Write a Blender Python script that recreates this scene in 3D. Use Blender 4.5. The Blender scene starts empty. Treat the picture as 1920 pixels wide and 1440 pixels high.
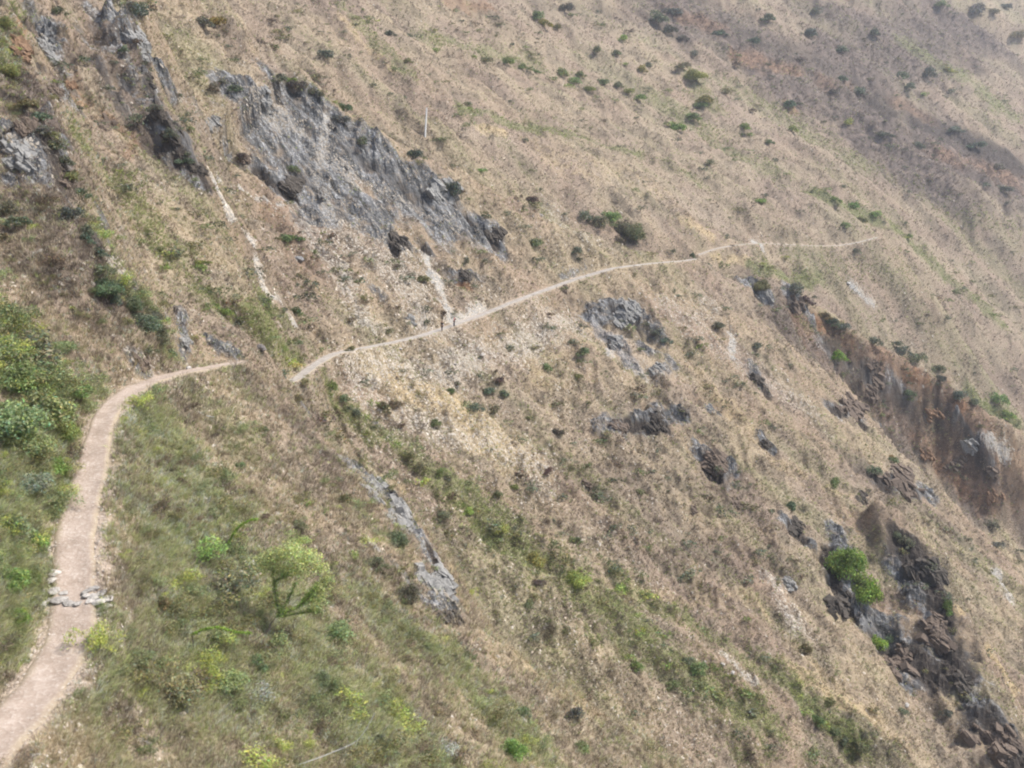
import bpy, math, random
import numpy as np
from mathutils import Vector, Matrix

# ---------------------------------------------------------------- camera, sky, sun, exposure
S = bpy.context.scene
C = S.collection
R = math.radians
FPX, CX, CY, PITCH = 1800.0, 960.0, 720.0, R(18)
cam_d = bpy.data.cameras.new('camera')
cam = bpy.data.objects.new('camera', cam_d); C.objects.link(cam)
cam.location = (0, 0, 0)
cam.rotation_euler = (R(90) - PITCH, 0, 0)
cam_d.sensor_width = 36; cam_d.lens = FPX / 1920 * 36
cam_d.clip_start = 0.3; cam_d.clip_end = 6000
cam_d.dof.use_dof = True; cam_d.dof.focus_distance = 170
cam_d.dof.aperture_fstop = cam_d.lens / 1000 / 0.048
S.camera = cam

SUN_EL, SUN_AZ = R(54), R(76)      # azimuth measured from +Y towards +X
w = bpy.data.worlds.new('World'); S.world = w; w.use_nodes = True
nt = w.node_tree; nt.nodes.clear()
sky = nt.nodes.new('ShaderNodeTexSky'); sky.sky_type = 'NISHITA'; sky.sun_disc = False
sky.sun_elevation = SUN_EL; sky.sun_rotation = SUN_AZ; sky.air_density = 1.0; sky.dust_density = 2.5
bg = nt.nodes.new('ShaderNodeBackground'); bg.inputs[1].default_value = 0.15
wo = nt.nodes.new('ShaderNodeOutputWorld')
nt.links.new(sky.outputs[0], bg.inputs[0]); nt.links.new(bg.outputs[0], wo.inputs[0])
sd = bpy.data.lights.new('sun', 'SUN'); sd.energy = 4.2; sd.angle = R(1.2); sd.color = (1.0, 0.965, 0.91)
sun = bpy.data.objects.new('sun', sd); C.objects.link(sun)
tosun = Vector((math.cos(SUN_EL) * math.sin(SUN_AZ), math.cos(SUN_EL) * math.cos(SUN_AZ), math.sin(SUN_EL)))
sun.rotation_euler = (-tosun).to_track_quat('-Z', 'Y').to_euler()
S.view_settings.view_transform = 'Standard'; S.view_settings.look = 'None'
S.view_settings.exposure = 0.66; S.view_settings.gamma = 1
S.cycles.use_denoising = True
S.cycles.max_bounces = 5; S.cycles.diffuse_bounces = 2; S.cycles.transparent_max_bounces = 8
S.cycles.volume_bounces = 0
HAZE = 0.00025
S.cycles.filter_width = 2.05

# ---------------------------------------------------------------- maths helpers
rng = np.random.default_rng(11)
random.seed(5)
cp, sp_ = math.cos(PITCH), math.sin(PITCH)
def ray(px, py):
    """direction of the camera ray, scaled to depth 1"""
    x = (np.asarray(px, float) - CX) / FPX; u = (CY - np.asarray(py, float)) / FPX
    return np.stack([x, cp + u * sp_, -sp_ + u * cp], -1)
def vnoise(x, y, seed=0):
    xi = np.floor(x).astype(np.int64); yi = np.floor(y).astype(np.int64)
    fx = x - xi; fy = y - yi
    fx = fx * fx * fx * (fx * (fx * 6 - 15) + 10); fy = fy * fy * fy * (fy * (fy * 6 - 15) + 10)
    def h(a, b):
        n = (a * 374761393 + b * 668265263 + seed * 1442695041) & 0xffffffff
        n = ((n ^ (n >> 13)) * 1274126177) & 0xffffffff
        n = ((n ^ (n >> 16)) * 2246822519) & 0xffffffff
        return (n ^ (n >> 15)).astype(np.float64) / 4294967295.0
    a = h(xi, yi); b = h(xi + 1, yi); c = h(xi, yi + 1); d = h(xi + 1, yi + 1)
    return (a + (b - a) * fx + (c - a) * fy + (a - b - c + d) * fx * fy) * 2 - 1
def fbm(x, y, octs=4, seed=0, ridged=False, gain=.5):
    t = 0; a = 1; n = 0
    for i in range(octs):
        c, s = math.cos(.7 * i), math.sin(.7 * i)
        v = vnoise((x * c - y * s) * 2.03 ** i, (x * s + y * c) * 2.03 ** i, seed + i * 17)
        if ridged: v = 1 - 2 * np.abs(v)
        t = t + a * v; n += a; a *= gain
    return t / n
def sstep(a, b, x):
    t = np.clip((x - a) / (b - a), 0, 1); return t * t * (3 - 2 * t)
def softplus(d, k):
    return np.maximum(d, 0) + k * np.log1p(np.exp(-np.abs(d) / k))

# ---------------------------------------------------------------- the hillsides
# three planes z = c + a x + b y, each one the camera-side face of a spur, and a bent far face
PL = {'near': (-25.05, -.80, -.15), 'rib': (-52, -.74, .10), 'mid': (-94.7, -.642, .336)}
def hit_plane(px, py, pl):
    c, a, b = PL[pl]; r = ray(px, py)
    t = c / (r[..., 2] - a * r[..., 0] - b * r[..., 1])
    return r * t[..., None]
far_pts = [(1900, 790, 400), (1290, 480, 300), (1000, 370, 285), (797, 257, 262), (560, 100, 262), (400, -20, 270), (960, 0, 430),
           (1400, 200, 470), (1640, 445, 385), (1900, 400, 500), (1900, 0, 760), (1500, 0, 600), (700, 0, 345), (1200, 250, 400),
           (1100, 120, 420), (1600, 620, 340), (300, -250, 330), (1900, -300, 1000), (900, -300, 640), (2300, 400, 640), (2300, 800, 470), (1700, 900, 330)]
fp = np.array([ray(a, b) * d for a, b, d in far_pts])
def tps(r2): return np.where(r2 > 0, .5 * r2 * np.log(np.maximum(r2, 1e-9)), 0)
def fit_tps(P, smooth=2e3):
    n = len(P); d2 = ((P[:, None, :2] - P[None, :, :2]) ** 2).sum(-1) / 1e4
    A = np.zeros((n + 3, n + 3)); A[:n, :n] = tps(d2) + np.eye(n) * smooth * 1e-4
    A[:n, n] = 1; A[:n, n + 1:] = P[:, :2] / 100; A[n:, :n] = A[:n, n:].T
    b = np.zeros(n + 3); b[:n] = P[:, 2]
    return np.linalg.solve(A, b)
fw = fit_tps(fp)
def far_z(x, y):
    z = fw[-3] + fw[-2] * x / 100 + fw[-1] * y / 100
    for i in range(len(fp)): z = z + fw[i] * tps(((x - fp[i, 0]) ** 2 + (y - fp[i, 1]) ** 2) / 1e4)
    return z
RIDGE = {
 'near': [(40, -260), (58, -40), (75, 120), (100, 250), (150, 430), (200, 560), (270, 640), (340, 662), (400, 668), (452, 676), (500, 694), (530, 720), (580, 770), (640, 830),
          (700, 880), (780, 955), (830, 1040), (868, 1130), (930, 1190), (1000, 1235), (1100, 1300), (1200, 1365), (1320, 1450), (1500, 1580), (1800, 1800)],
 'rib': [(190, -260), (235, -40), (275, 110), (300, 200), (340, 285), (384, 335), (392, 380), (420, 430), (452, 520), (482, 580), (500, 640), (516, 690), (545, 760), (580, 860)],
 'mid': [(240, -260), (330, -60), (430, 40), (500, 95), (560, 130), (640, 200), (700, 245), (760, 270), (860, 310), (960, 375), (1060, 415), (1200, 460), (1290, 488), (1400, 525),
         (1500, 545), (1560, 590), (1640, 635), (1750, 700), (1830, 755), (1900, 795), (2050, 880), (2400, 1080)]}
def seg_dist(x, y, P):
    """distance to an open plan polyline, its sign (+ on the left hand walking along it), arc index"""
    best = np.full(x.shape, 1e18); sg = np.zeros(x.shape); pp = np.zeros(x.shape); arc = np.zeros(x.shape)
    for i in range(len(P) - 1):
        ax, ay = P[i][:2]; bx, by = P[i + 1][:2]; ux, uy = bx - ax, by - ay; L = ux * ux + uy * uy + 1e-12
        t = np.clip(((x - ax) * ux + (y - ay) * uy) / L, 0, 1)
        dx = x - ax - t * ux; dy = y - ay - t * uy; d = dx * dx + dy * dy
        cr = (ux * (y - ay) - uy * (x - ax)) / math.sqrt(L)
        m = (d < best - 1e-7) | ((d < best + 1e-7) & (np.abs(cr) > pp))     # at a corner the segment one faces more squarely decides the side
        best = np.where(m, d, best); sg = np.where(m, np.sign(cr), sg); pp = np.where(m, np.abs(cr), pp); arc = np.where(m, i + t, arc)
    return np.sqrt(best), sg, arc
RP = {k: hit_plane(*np.array(v, float).T, k)[:, :2] for k, v in RIDGE.items()}
KNOB = hit_plane(*np.array([(1590, 985), (1680, 1040), (1745, 1110), (1785, 1190), (1830, 1290), (1900, 1400), (1990, 1540)], float).T, 'mid')[:, :2]
def kn_fade(x, y):
    d0 = np.hypot(x - KNOB[0, 0], y - KNOB[0, 1]); _, _, a = seg_dist(x, y, KNOB); return sstep(0, 1.0, a)
BACK = {'near': 1.35, 'rib': 1.6, 'mid': 1.15}
def layer_z(x, y, k, rough=True):
    c, a, b = PL[k]; z = c + a * x + b * y
    d, s, _ = seg_dist(x, y, RP[k])
    d = d * s
    if rough: d = d + fbm(x / 9, y / 9, 4, {'near': 3, 'rib': 5, 'mid': 7}[k]) * {'near': 1.1, 'rib': 2.0, 'mid': 2.6}[k]
    if k == 'mid':
        arc = seg_dist(x, y, RP[k])[2]; A = sstep(12.3, 13.4, arc) * 7 + sstep(13.4, 17, arc) * 20 + 5 * sstep(3, 5, arc) * (1 - sstep(9, 11, arc))
        fr = -d; z = z - A * sstep(0, 17, fr + 2.5 * fbm(x / 20, y / 20, 2, 65) + 2.5 * fbm(x / 7, y / 7, 3, 66)) * (1 - sstep(30, 110, fr))
        dk, sk, _ = seg_dist(x, y, KNOB); dk = dk * sk + 2.2 * fbm(x / 6, y / 6, 3, 61)
        z = z + 6.5 * np.exp(-(np.maximum(-dk, 0) / 9) ** 2) * np.exp(-(np.maximum(dk, 0) / 3.0) ** 2) * sstep(0, .5, kn_fade(x, y)) - 3.0 * np.exp(-((dk + 17) / 5) ** 2) * kn_fade(x, y)
    w_ = {'near': .8, 'rib': .8, 'mid': 1.6}[k]
    lip = {'near': (0.5, 5.6, 2.6), 'rib': (.3, 5.2, 3.4), 'mid': (1.5, 4.5, 2.0)}[k]
    ar = seg_dist(x, y, RP[k])[2]; fade = sstep(lip[0], lip[0] + .8, ar) * (1 - sstep(lip[1], lip[1] + .8, ar))
    n1 = fbm(x / 8, y / 8, 4, 71); z = z + fade * lip[2] * np.clip(.75 + 1.3 * n1, 0, 2) * np.exp(-(np.minimum(d + 1.5, 0) / 3.0) ** 2)
    z = z - fade * 1.5 * np.clip(.5 + n1, 0, 1) * np.exp(-((d + 8) / 3.5) ** 2)
    return z - BACK[k] * (softplus(d, w_))
def base_z(x, y):
    zn = layer_z(x, y, 'near'); zr = layer_z(x, y, 'rib'); zm = layer_z(x, y, 'mid'); zf = far_z(x, y)
    d, s, _ = seg_dist(x, y, RP['mid']); zf = zf - 1.3 * softplus(-d * s - 3, 3)
    r = np.hypot(x, y)
    bl = -1.6 - 1.35 * softplus(r - 2.2, .5)
    Z = np.stack([zn, zr, zm, zf, bl]); lay = Z.argmax(0)
    return Z.max(0), lay
# polar grid round the viewpoint: the same relative fineness near and far
NA = 980
az = np.linspace(R(-43), R(43), NA)
rr = [1.2]
while rr[-1] < 1500:
    r_ = rr[-1]; rr.append(r_ * (1.03 if r_ < 14 else 1.0075 if r_ < 24 else 1.0043 if r_ < 330 else 1.006 if r_ < 800 else 1.02))
rr = np.array(rr); NR = len(rr)
X = rr[:, None] * np.sin(az)[None, :]; Y = rr[:, None] * np.cos(az)[None, :]
Z, LAY = base_z(X, Y)
print('grid', NR, NA)
def fall_coords(x, y):
    """plan coordinates across and along the fall line of the mountainside"""
    return x * .46 + y * .888, x * .888 - y * .46
SC, FC = fall_coords(X, Y)
near_l = (LAY == 0) | (LAY == 4)
amp = np.where(near_l, .55, np.where(LAY == 1, 1.0, np.where(LAY == 2, 1.0, 2.6)))
wl = np.where(near_l, 1.0, np.where(LAY == 3, 3.2, 1.35))
# erosion folds that run down the slope, then general roughness
wob = fbm(X / 60, Y / 60, 3, 40) * np.where(LAY == 3, 22, 7)
Z += np.where(LAY == 3, 7.0 * (.35 + .9 * sstep(-.4, .5, fbm(X / 70, Y / 70, 3, 44))), np.where(LAY == 2, 1.5, .5)) * fbm((SC + wob) / (np.where(LAY == 3, 42, 17)), FC / np.where(LAY == 3, 260, 90), 3, 21, True)
Z += amp * fbm(X / (7 * wl), Y / (7 * wl), 5, 31)
Z += amp * np.where(LAY == 2, 1.3, .65) * fbm(X / (2.6 * wl), Y / (2.6 * wl), 4, 33, True)
UPL = sstep(-14, 4, Z) * ((LAY == 0) | (LAY == 1)) * (X < -12)
Z += UPL * (3.2 * fbm(X / 6, Y / 6, 5, 35, True) + 1.2 * np.floor(fbm(X / 5, Y / 5, 3, 36) * 4) / 4)
LSC = np.array([.35, .75, 1.2, 2.4, .35])[LAY]
Z += amp * .35 * fbm((SC + wob * .3) / (2.0 * wl), FC / (9 * wl), 3, 51, True)

# raycast down the columns of the grid
def cast_on(Zg, px, py):
    r = ray(px, py); a = math.atan2(r[0], r[1]); h = math.hypot(r[0], r[1]); sl = r[2] / h
    f = (a - az[0]) / (az[1] - az[0])
    if f < 0 or f >= NA - 1: return None
    i = int(f); u = f - i; zc = Zg[:, i] * (1 - u) + Zg[:, i + 1] * u
    g = zc - sl * rr; k = np.argmax((g > 0) & (rr > 6))
    if k == 0: return None
    q = g[k - 1] / (g[k - 1] - g[k]); d = rr[k - 1] + (rr[k] - rr[k - 1]) * np.clip(q, 0, 1)
    return np.array([d * math.sin(a), d * math.cos(a), sl * d])
def cast(px, py): return cast_on(Z, px, py)
def ground(x, y):
    """height of the finished ground under plan points (vectorised)"""
    x = np.asarray(x, float); y = np.asarray(y, float)
    a = np.arctan2(x, y); d = np.hypot(x, y)
    f = np.clip((a - az[0]) / (az[1] - az[0]), 0, NA - 1.001); i = f.astype(int); u = f - i
    k = np.clip(np.searchsorted(rr, d) - 1, 0, NR - 2); v = np.clip((d - rr[k]) / (rr[k + 1] - rr[k]), 0, 1)
    return (Z[k, i] * (1 - u) + Z[k, i + 1] * u) * (1 - v) + (Z[k + 1, i] * (1 - u) + Z[k + 1, i + 1] * u) * v
def depth_of(p): return p[1] * cp - p[2] * sp_

# ---------------------------------------------------------------- trails
TR_NEAR = [(-90, 1475), (-20, 1400), (55, 1322), (115, 1255), (142, 1190), (146, 1130), (138, 1065), (140, 1010), (152, 950), (168, 895), (178, 845), (183, 800), (205, 762),
           (250, 730), (300, 709), (350, 697), (400, 689), (446, 681)]
TR_MID = [(556, 712), (590, 684), (625, 663), (670, 655), (730, 644), (790, 630), (850, 610), (905, 590), (960, 567), (1020, 545), (1080, 523), (1150, 503), (1220, 494), (1284, 489)]
TR_FAR = [(1310, 478), (1345, 465), (1385, 459), (1425, 456), (1470, 459), (1520, 461), (1570, 461), (1605, 456), (1645, 445)]
def smooth_line(P, step, it=3):
    P = np.array(P); L = np.r_[0, np.cumsum(np.linalg.norm(np.diff(P, axis=0), axis=1))]
    n = max(int(L[-1] / step), 8); t = np.linspace(0, L[-1], n)
    Q = np.stack([np.interp(t, L, P[:, j]) for j in range(3)], 1)
    for _ in range(it * 6):
        Q[1:-1] = Q[1:-1] * .5 + (Q[:-2] + Q[2:]) * .25
    return Q
ZS = Z.copy()
def line3(pp, pl=None):
    out = []
    for a, b in pp:
        q = hit_plane(a, b, pl) if pl else cast_on(ZS, a, b)
        out.append(q)
    return out
ln = line3(TR_NEAR, 'near'); lm = line3(TR_MID)
lf = line3(TR_FAR)
TRAILS = [(smooth_line(ln, .5, 4), 'near'), (smooth_line([lm[0] + np.array([-3, -5, .3])] + lm + [lm[-1] + np.array([4, 5, -.4])], .6, 4), 'mid'), (smooth_line(lf, 1.2, 3), 'far')]
def trail_w(P):
    d = np.hypot(P[:, 0], P[:, 1]); return np.interp(d, [18, 24, 32, 45, 60, 110, 200, 300], [1.15, .95, .74, .62, .62, .72, .82, .55])
def carve(P, hw):
    global Z
    lo = P[:, :2].min(0) - 9; hi = P[:, :2].max(0) + 9
    m = (X > lo[0]) & (X < hi[0]) & (Y > lo[1]) & (Y < hi[1])
    x = X[m]; y = Y[m]; z = Z[m]
    P2 = P[::3]; h2 = hw[::3]
    d, s, arc = seg_dist(x, y, P2)
    zp = np.interp(arc, np.arange(len(P2)), P2[:, 2]); h = np.interp(arc, np.arange(len(P2)), h2)
    e = d - h + fbm(x, y, 2, 77) * .12
    g = np.maximum(.35, np.hypot(x, y) * .0045)
    bench = 1 - sstep(0.0 + g * .5, 1.0 + g * 1.1, e)
    sink = 1 - sstep(-.55 - g, -.12, e)
    Z[m] = z * (1 - bench) + (zp - .02) * bench - sink * (.10 + g * .12)
    DIST[m] = np.minimum(DIST[m], e)
DIST = np.full(Z.shape, 1e3)
for P, nme in TRAILS: carve(P, trail_w(P))

def trail_top(x, y):
    """height of the trodden trail surface under a point, or None off the trail"""
    for P, nme in TRAILS:
        d = np.hypot(P[:, 0] - x, P[:, 1] - y); k = int(d.argmin())
        if d[k] < trail_w(P)[k] * 1.15: return float(P[k, 2]) + .06
    return None

# ---------------------------------------------------------------- what grows or lies where: strokes laid on the slope
MASKS = ['rock', 'green', 'orange', 'pale', 'scrub', 'gold', 'dark', 'bare']
STROKES = [
 ('pale', [(640, 440), (740, 500), (800, 590)], 60, .36), ('pale', [(680, 700), (850, 690), (960, 650), (1060, 600)], 40, .42), ('pale', [(700, 760), (850, 800), (980, 860)], 60, .34), ('pale', [(560, 420), (640, 520), (700, 610)], 30, .38), ('pale', [(1280, 600), (1400, 680), (1500, 760)], 50, .3), ('bare', [(1000, 560), (1100, 620), (1250, 700)], 40, .35), ('bare', [(900, 250), (1150, 330), (1350, 420)], 30, .32),
 ('scrub', [(60, 150), (110, 290), (180, 470), (300, 630)], 60, .75), ('scrub', [(200, 60), (290, 200), (350, 310)], 50, .6), ('dark', [(25, 20), (45, 140)], 18, .6), ('dark', [(10, 170), (80, 240), (110, 330)], 16, .7), ('rock', [(120, 260), (190, 400), (260, 560)], 22, .7), ('dark', [(180, 130), (240, 230), (330, 300)], 20, .55), ('rock', [(180, 20), (240, 120), (300, 240)], 24, .6), ('pale', [(600, 290), (600, 340), (610, 400)], 12, .5), ('pale', [(520, 200), (600, 290), (680, 360)], 9, .55),
 ('rock', [(500, 240), (600, 330), (700, 395)], 42, .95), ('rock', [(620, 230), (720, 300), (800, 350)], 26, .8), ('scrub', [(100, 120), (120, 250), (165, 430), (215, 560)], 26, .8), ('dark', [(75, 120), (100, 250), (150, 430)], 15, .7), ('rock', [(90, 200), (110, 300)], 18, .7),
 ('dark', [(240, -10), (275, 110), (300, 200), (345, 290)], 15, .75), ('rock', [(270, 130), (310, 230), (350, 300)], 20, .7), ('scrub', [(250, 60), (300, 230)], 36, .7), ('orange', [(60, 330), (80, 400)], 10, .4), ('dark', [(1740, 740), (1800, 790), (1850, 860)], 16, .6), ('orange', [(1810, 850), (1850, 900)], 16, .6), ('dark', [(1560, 620), (1600, 660)], 14, .6),
 # rock: grey slate
 ('rock', [(455, 175), (520, 225), (600, 285), (690, 335), (790, 385), (900, 445)], 42, 1), ('rock', [(560, 185), (650, 250), (740, 315), (830, 385), (925, 460)], 34, 1),
 ('rock', [(610, 320), (600, 380), (585, 410)], 34, 1), ('rock', [(480, 310), (530, 340), (570, 385)], 26, 1), ('rock', [(700, 430), (740, 455), (800, 472)], 20, 1),
 ('rock', [(150, 60), (190, 110), (230, 200)], 26, .55), ('dark', [(230, 160), (262, 200), (275, 240)], 14, .6), ('rock', [(100, 170), (150, 210)], 24, .6), ('dark', [(60, 210), (95, 260), (110, 310)], 18, .7), ('rock', [(240, 480), (225, 430)], 16, .5), ('scrub', [(60, 60), (180, 120), (330, 260)], 70, .6), ('dark', [(300, 200), (345, 280)], 16, .5), ('rock', [(350, 200), (420, 240)], 40, .45), ('scrub', [(120, 400), (190, 520)], 40, .6), ('orange', [(200, 220), (250, 260), (240, 290)], 18, .5),
 ('rock', [(540, 180), (640, 260), (760, 350), (850, 420)], 60, .9), ('rock', [(470, 250), (560, 330), (640, 400)], 50, .7), ('dark', [(540, 300), (600, 350), (640, 400)], 16, .5), ('dark', [(640, 270), (720, 330), (800, 380)], 16, .5), ('rock', [(210, 10), (250, 60), (300, 140)], 36, .9), ('rock', [(85, 50), (82, 100), (90, 140)], 26, 1), ('rock', [(20, 230), (50, 290), (60, 340)], 46, .9),
 ('rock', [(290, 230), (330, 285), (375, 335)], 24, 1), ('rock', [(338, 590), (343, 680)], 13, 1), ('rock', [(400, 640), (436, 672)], 15, 1), ('rock', [(250, 660), (275, 700)], 22, .8),
 ('rock', [(1105, 600), (1170, 575), (1235, 625)], 26, .9), ('rock', [(1130, 625), (1165, 650), (1190, 690)], 20, .8), ('rock', [(1135, 800), (1200, 792), (1270, 780)], 26, .85), ('rock', [(1310, 845), (1350, 880)], 34, .95),
 ('rock', [(1330, 770), (1350, 780)], 10, .8), ('rock', [(1425, 820), (1450, 845)], 13, .9), ('rock', [(1410, 690), (1430, 725)], 16, .9), ('rock', [(1470, 975), (1510, 1010)], 18, 1),
 ('rock', [(1570, 1000), (1580, 1100), (1620, 1180)], 34, .9), ('rock', [(1690, 1040), (1730, 1120), (1770, 1200)], 34, 1), ('rock', [(1640, 1180), (1700, 1250), (1790, 1260)], 40, .9), ('rock', [(1840, 1330), (1920, 1430)], 42, .8),
 ('rock', [(1400, 535), (1440, 555)], 16, 1), ('rock', [(1480, 545), (1520, 590)], 18, .8), ('rock', [(670, 880), (730, 930), (790, 1010), (825, 1080), (835, 1140)], 32, 1), ('dark', [(700, 910), (760, 990), (810, 1080)], 14, .5), ('rock', [(745, 1060), (800, 1130)], 16, .7),
 ('rock', [(560, 755), (600, 800)], 10, .8), ('rock', [(1560, 770), (1650, 800)], 18, .8), ('rock', [(1790, 770), (1830, 830), (1860, 870)], 10, 1), ('rock', [(1650, 900), (1740, 930), (1800, 940)], 22, .8), ('rock', [(1540, 640), (1620, 700), (1700, 740)], 26, .6),
 ('rock', [(1200, 650), (1260, 680), (1230, 700)], 14, .7), ('rock', [(1050, 520), (1100, 500)], 8, .6), ('rock', [(230, 420), (330, 640)], 10, .5), ('rock', [(60, 10), (130, 170)], 16, .6),
 ('rock', [(760, 600), (790, 610)], 14, .7), ('rock', [(850, 515), (890, 520)], 18, .7), ('rock', [(700, 540), (720, 560)], 12, .6), ('rock', [(350, 260), (430, 300)], 20, .7), ('rock', [(400, 190), (460, 260)], 30, .5),
 # dark weathered rock, plus painted shade under overhangs and on faces turned away
 ('dark', [(330, 290), (370, 320), (392, 345)], 12, 1), ('dark', [(480, 315), (545, 370)], 12, .9), ('dark', [(60, 60), (50, 130)], 9, 1), ('dark', [(1550, 1030), (1570, 1110), (1600, 1160)], 13, 1), ('dark', [(1680, 1010), (1740, 1080), (1790, 1240)], 34, .9),
 ('dark', [(1640, 1200), (1760, 1270)], 34, .9), ('dark', [(1850, 1350), (1915, 1420)], 40, .9), ('dark', [(1180, 795), (1250, 800)], 13, 1), ('dark', [(1320, 870), (1345, 895)], 16, 1), ('dark', [(1480, 990), (1505, 1010)], 11, 1), ('dark', [(1420, 545), (1440, 560)], 9, .8),
 ('dark', [(1410, 700), (1435, 735)], 11, .9), ('dark', [(1560, 770), (1620, 800)], 13, .9), ('dark', [(730, 455), (800, 470)], 10, .9), ('dark', [(870, 400), (930, 465)], 9, .8), ('dark', [(800, 350), (870, 400)], 9, .7), ('dark', [(350, 620), (352, 690)], 6, 1), ('dark', [(120, 330), (190, 480), (290, 640)], 22, .65),
 ('dark', [(30, 180), (100, 280)], 15, .6), ('dark', [(250, 230), (300, 290)], 16, .7), ('dark', [(1650, 900), (1720, 930)], 16, .8), ('dark', [(1150, 580), (1200, 620)], 12, .7), ('dark', [(780, 980), (850, 1130)], 12, .8), ('dark', [(1800, 780), (1850, 870)], 7, .9), ('dark', [(1600, 730), (1700, 760)], 16, .7),
 # pale stones and scree
 ('pale', [(402, 335), (415, 365), (425, 395)], 13, 1), ('pale', [(434, 400), (462, 445), (482, 500), (500, 550), (550, 603)], 10, 1), ('pale', [(410, 335), (450, 355), (530, 385)], 6, .8), ('pale', [(612, 222), (605, 270)], 6, 1), ('pale', [(600, 280), (680, 350), (760, 385), (860, 435)], 12, .42), ('pale', [(480, 190), (560, 250)], 18, .6),
 ('pale', [(600, 330), (620, 400), (640, 420)], 14, .45), ('pale', [(800, 480), (825, 545), (845, 600)], 13, .9), ('pale', [(850, 605), (900, 580)], 11, .9), ('pale', [(640, 500), (650, 560), (700, 620)], 12, .5), ('pale', [(660, 675), (850, 680), (960, 640)], 30, .35), ('pale', [(760, 720), (900, 780)], 50, .25),
 ('pale', [(1415, 455), (1430, 468)], 11, 1), ('pale', [(1600, 535), (1635, 572)], 8, .9), ('pale', [(1370, 625), (1375, 670)], 8, .8), ('pale', [(1160, 630), (1140, 665)], 8, .8), ('pale', [(1200, 700), (1210, 715)], 16, .5), ('pale', [(1870, 1080), (1890, 1120)], 14, .7), ('pale', [(1850, 820), (1880, 850)], 14, .8),
 ('pale', [(240, 20), (270, 70)], 13, .7), ('pale', [(30, 270), (50, 300)], 16, .8), ('pale', [(200, 480), (240, 520)], 12, .6), ('pale', [(1290, 600), (1330, 580)], 30, .3), ('pale', [(1450, 1090), (1490, 1180)], 22, .4), ('pale', [(1360, 1230), (1420, 1280)], 10, .6), ('pale', [(790, 1080), (845, 1130)], 8, .7), ('pale', [(690, 1010), (710, 1030)], 8, .6), ('pale', [(1040, 400), (1100, 440)], 30, .3),
 # orange earth
 ('orange', [(1520, 590), (1620, 660), (1720, 730), (1820, 820), (1890, 900)], 60, .5), ('scrub', [(1480, 600), (1600, 700), (1720, 800), (1840, 900)], 70, .75), ('dark', [(1780, 800), (1850, 880), (1900, 920)], 20, .5), ('dark', [(1560, 640), (1650, 720), (1760, 800)], 24, .6), ('dark', [(1620, 880), (1700, 920), (1800, 930)], 24, .6), ('orange', [(1530, 600), (1590, 640)], 16, .8), ('orange', [(1700, 700), (1740, 712)], 15, .9), ('orange', [(1775, 715), (1800, 755)], 15, 1), ('orange', [(1720, 810), (1780, 860), (1860, 930)], 30, .55), ('orange', [(1590, 720), (1700, 800)], 40, .35), ('orange', [(1760, 870), (1840, 950)], 20, .7), ('orange', [(1590, 650), (1610, 690)], 9, .8),
 ('orange', [(40, 40), (48, 130)], 12, .8), ('orange', [(120, 150), (150, 190)], 22, .5), ('orange', [(200, 230), (240, 250)], 18, .5), ('orange', [(1400, 110), (1480, 125)], 36, .55), ('orange', [(1680, 190), (1750, 220)], 30, .45), ('orange', [(1760, 290), (1900, 330)], 38, .5), ('orange', [(1280, 30), (1340, 45)], 30, .45), ('orange', [(1480, 195), (1490, 210)], 11, .7), ('orange', [(840, 5), (920, 12)], 22, .5), ('orange', [(1540, 150), (1600, 160)], 26, .4),
 ('orange', [(520, 400), (560, 480), (610, 560)], 44, .32), ('orange', [(855, 525), (880, 535)], 10, .8), ('orange', [(1710, 1110), (1735, 1160)], 9, .7), ('orange', [(1250, 720), (1400, 780)], 24, .25),
 # green growth
 ('green', [(470, 610), (560, 680), (650, 770), (760, 840), (850, 930)], 34, .6), ('green', [(850, 930), (960, 1020), (1100, 1120), (1250, 1220), (1400, 1350)], 60, .55), ('green', [(1150, 1080), (1260, 1150), (1450, 1260), (1600, 1400)], 26, .45),
 ('green', [(260, 780), (330, 900), (420, 1050), (560, 1180), (700, 1330)], 120, .6), ('green', [(320, 1000), (350, 1150), (420, 1300)], 90, .6), ('green', [(700, 1150), (850, 1250), (1000, 1400)], 60, .55), ('green', [(20, 620), (60, 720), (110, 850), (30, 1000), (20, 1150)], 75, .95), ('green', [(250, 560), (300, 640)], 30, .7), ('green', [(170, 420), (220, 540)], 20, .7),
 ('green', [(215, 340), (300, 450), (400, 580)], 34, .45), ('green', [(130, 230), (200, 330)], 26, .45), ('green', [(870, 205), (960, 235), (1080, 255), (1200, 290)], 17, .7), ('green', [(640, 10), (700, 70), (760, 130)], 24, .5), ('green', [(800, 75), (930, 100), (1000, 115)], 24, .5), ('green', [(1230, 180), (1330, 250), (1440, 330)], 34, .45), ('green', [(1400, 180), (1520, 250), (1600, 300)], 50, .45),
 ('green', [(1540, 365), (1600, 400), (1680, 430)], 20, .95), ('green', [(1690, 440), (1780, 520), (1880, 610)], 16, .7), ('green', [(1420, 505), (1530, 525)], 18, .8), ('green', [(1250, 300), (1310, 345)], 10, .5), ('green', [(1700, 80), (1800, 140), (1900, 220)], 30, .6), ('green', [(1820, 740), (1900, 790)], 14, .9), ('green', [(1300, 140), (1330, 200)], 30, .5), ('green', [(1650, 320), (1760, 400), (1900, 430)], 30, .3),
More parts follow.
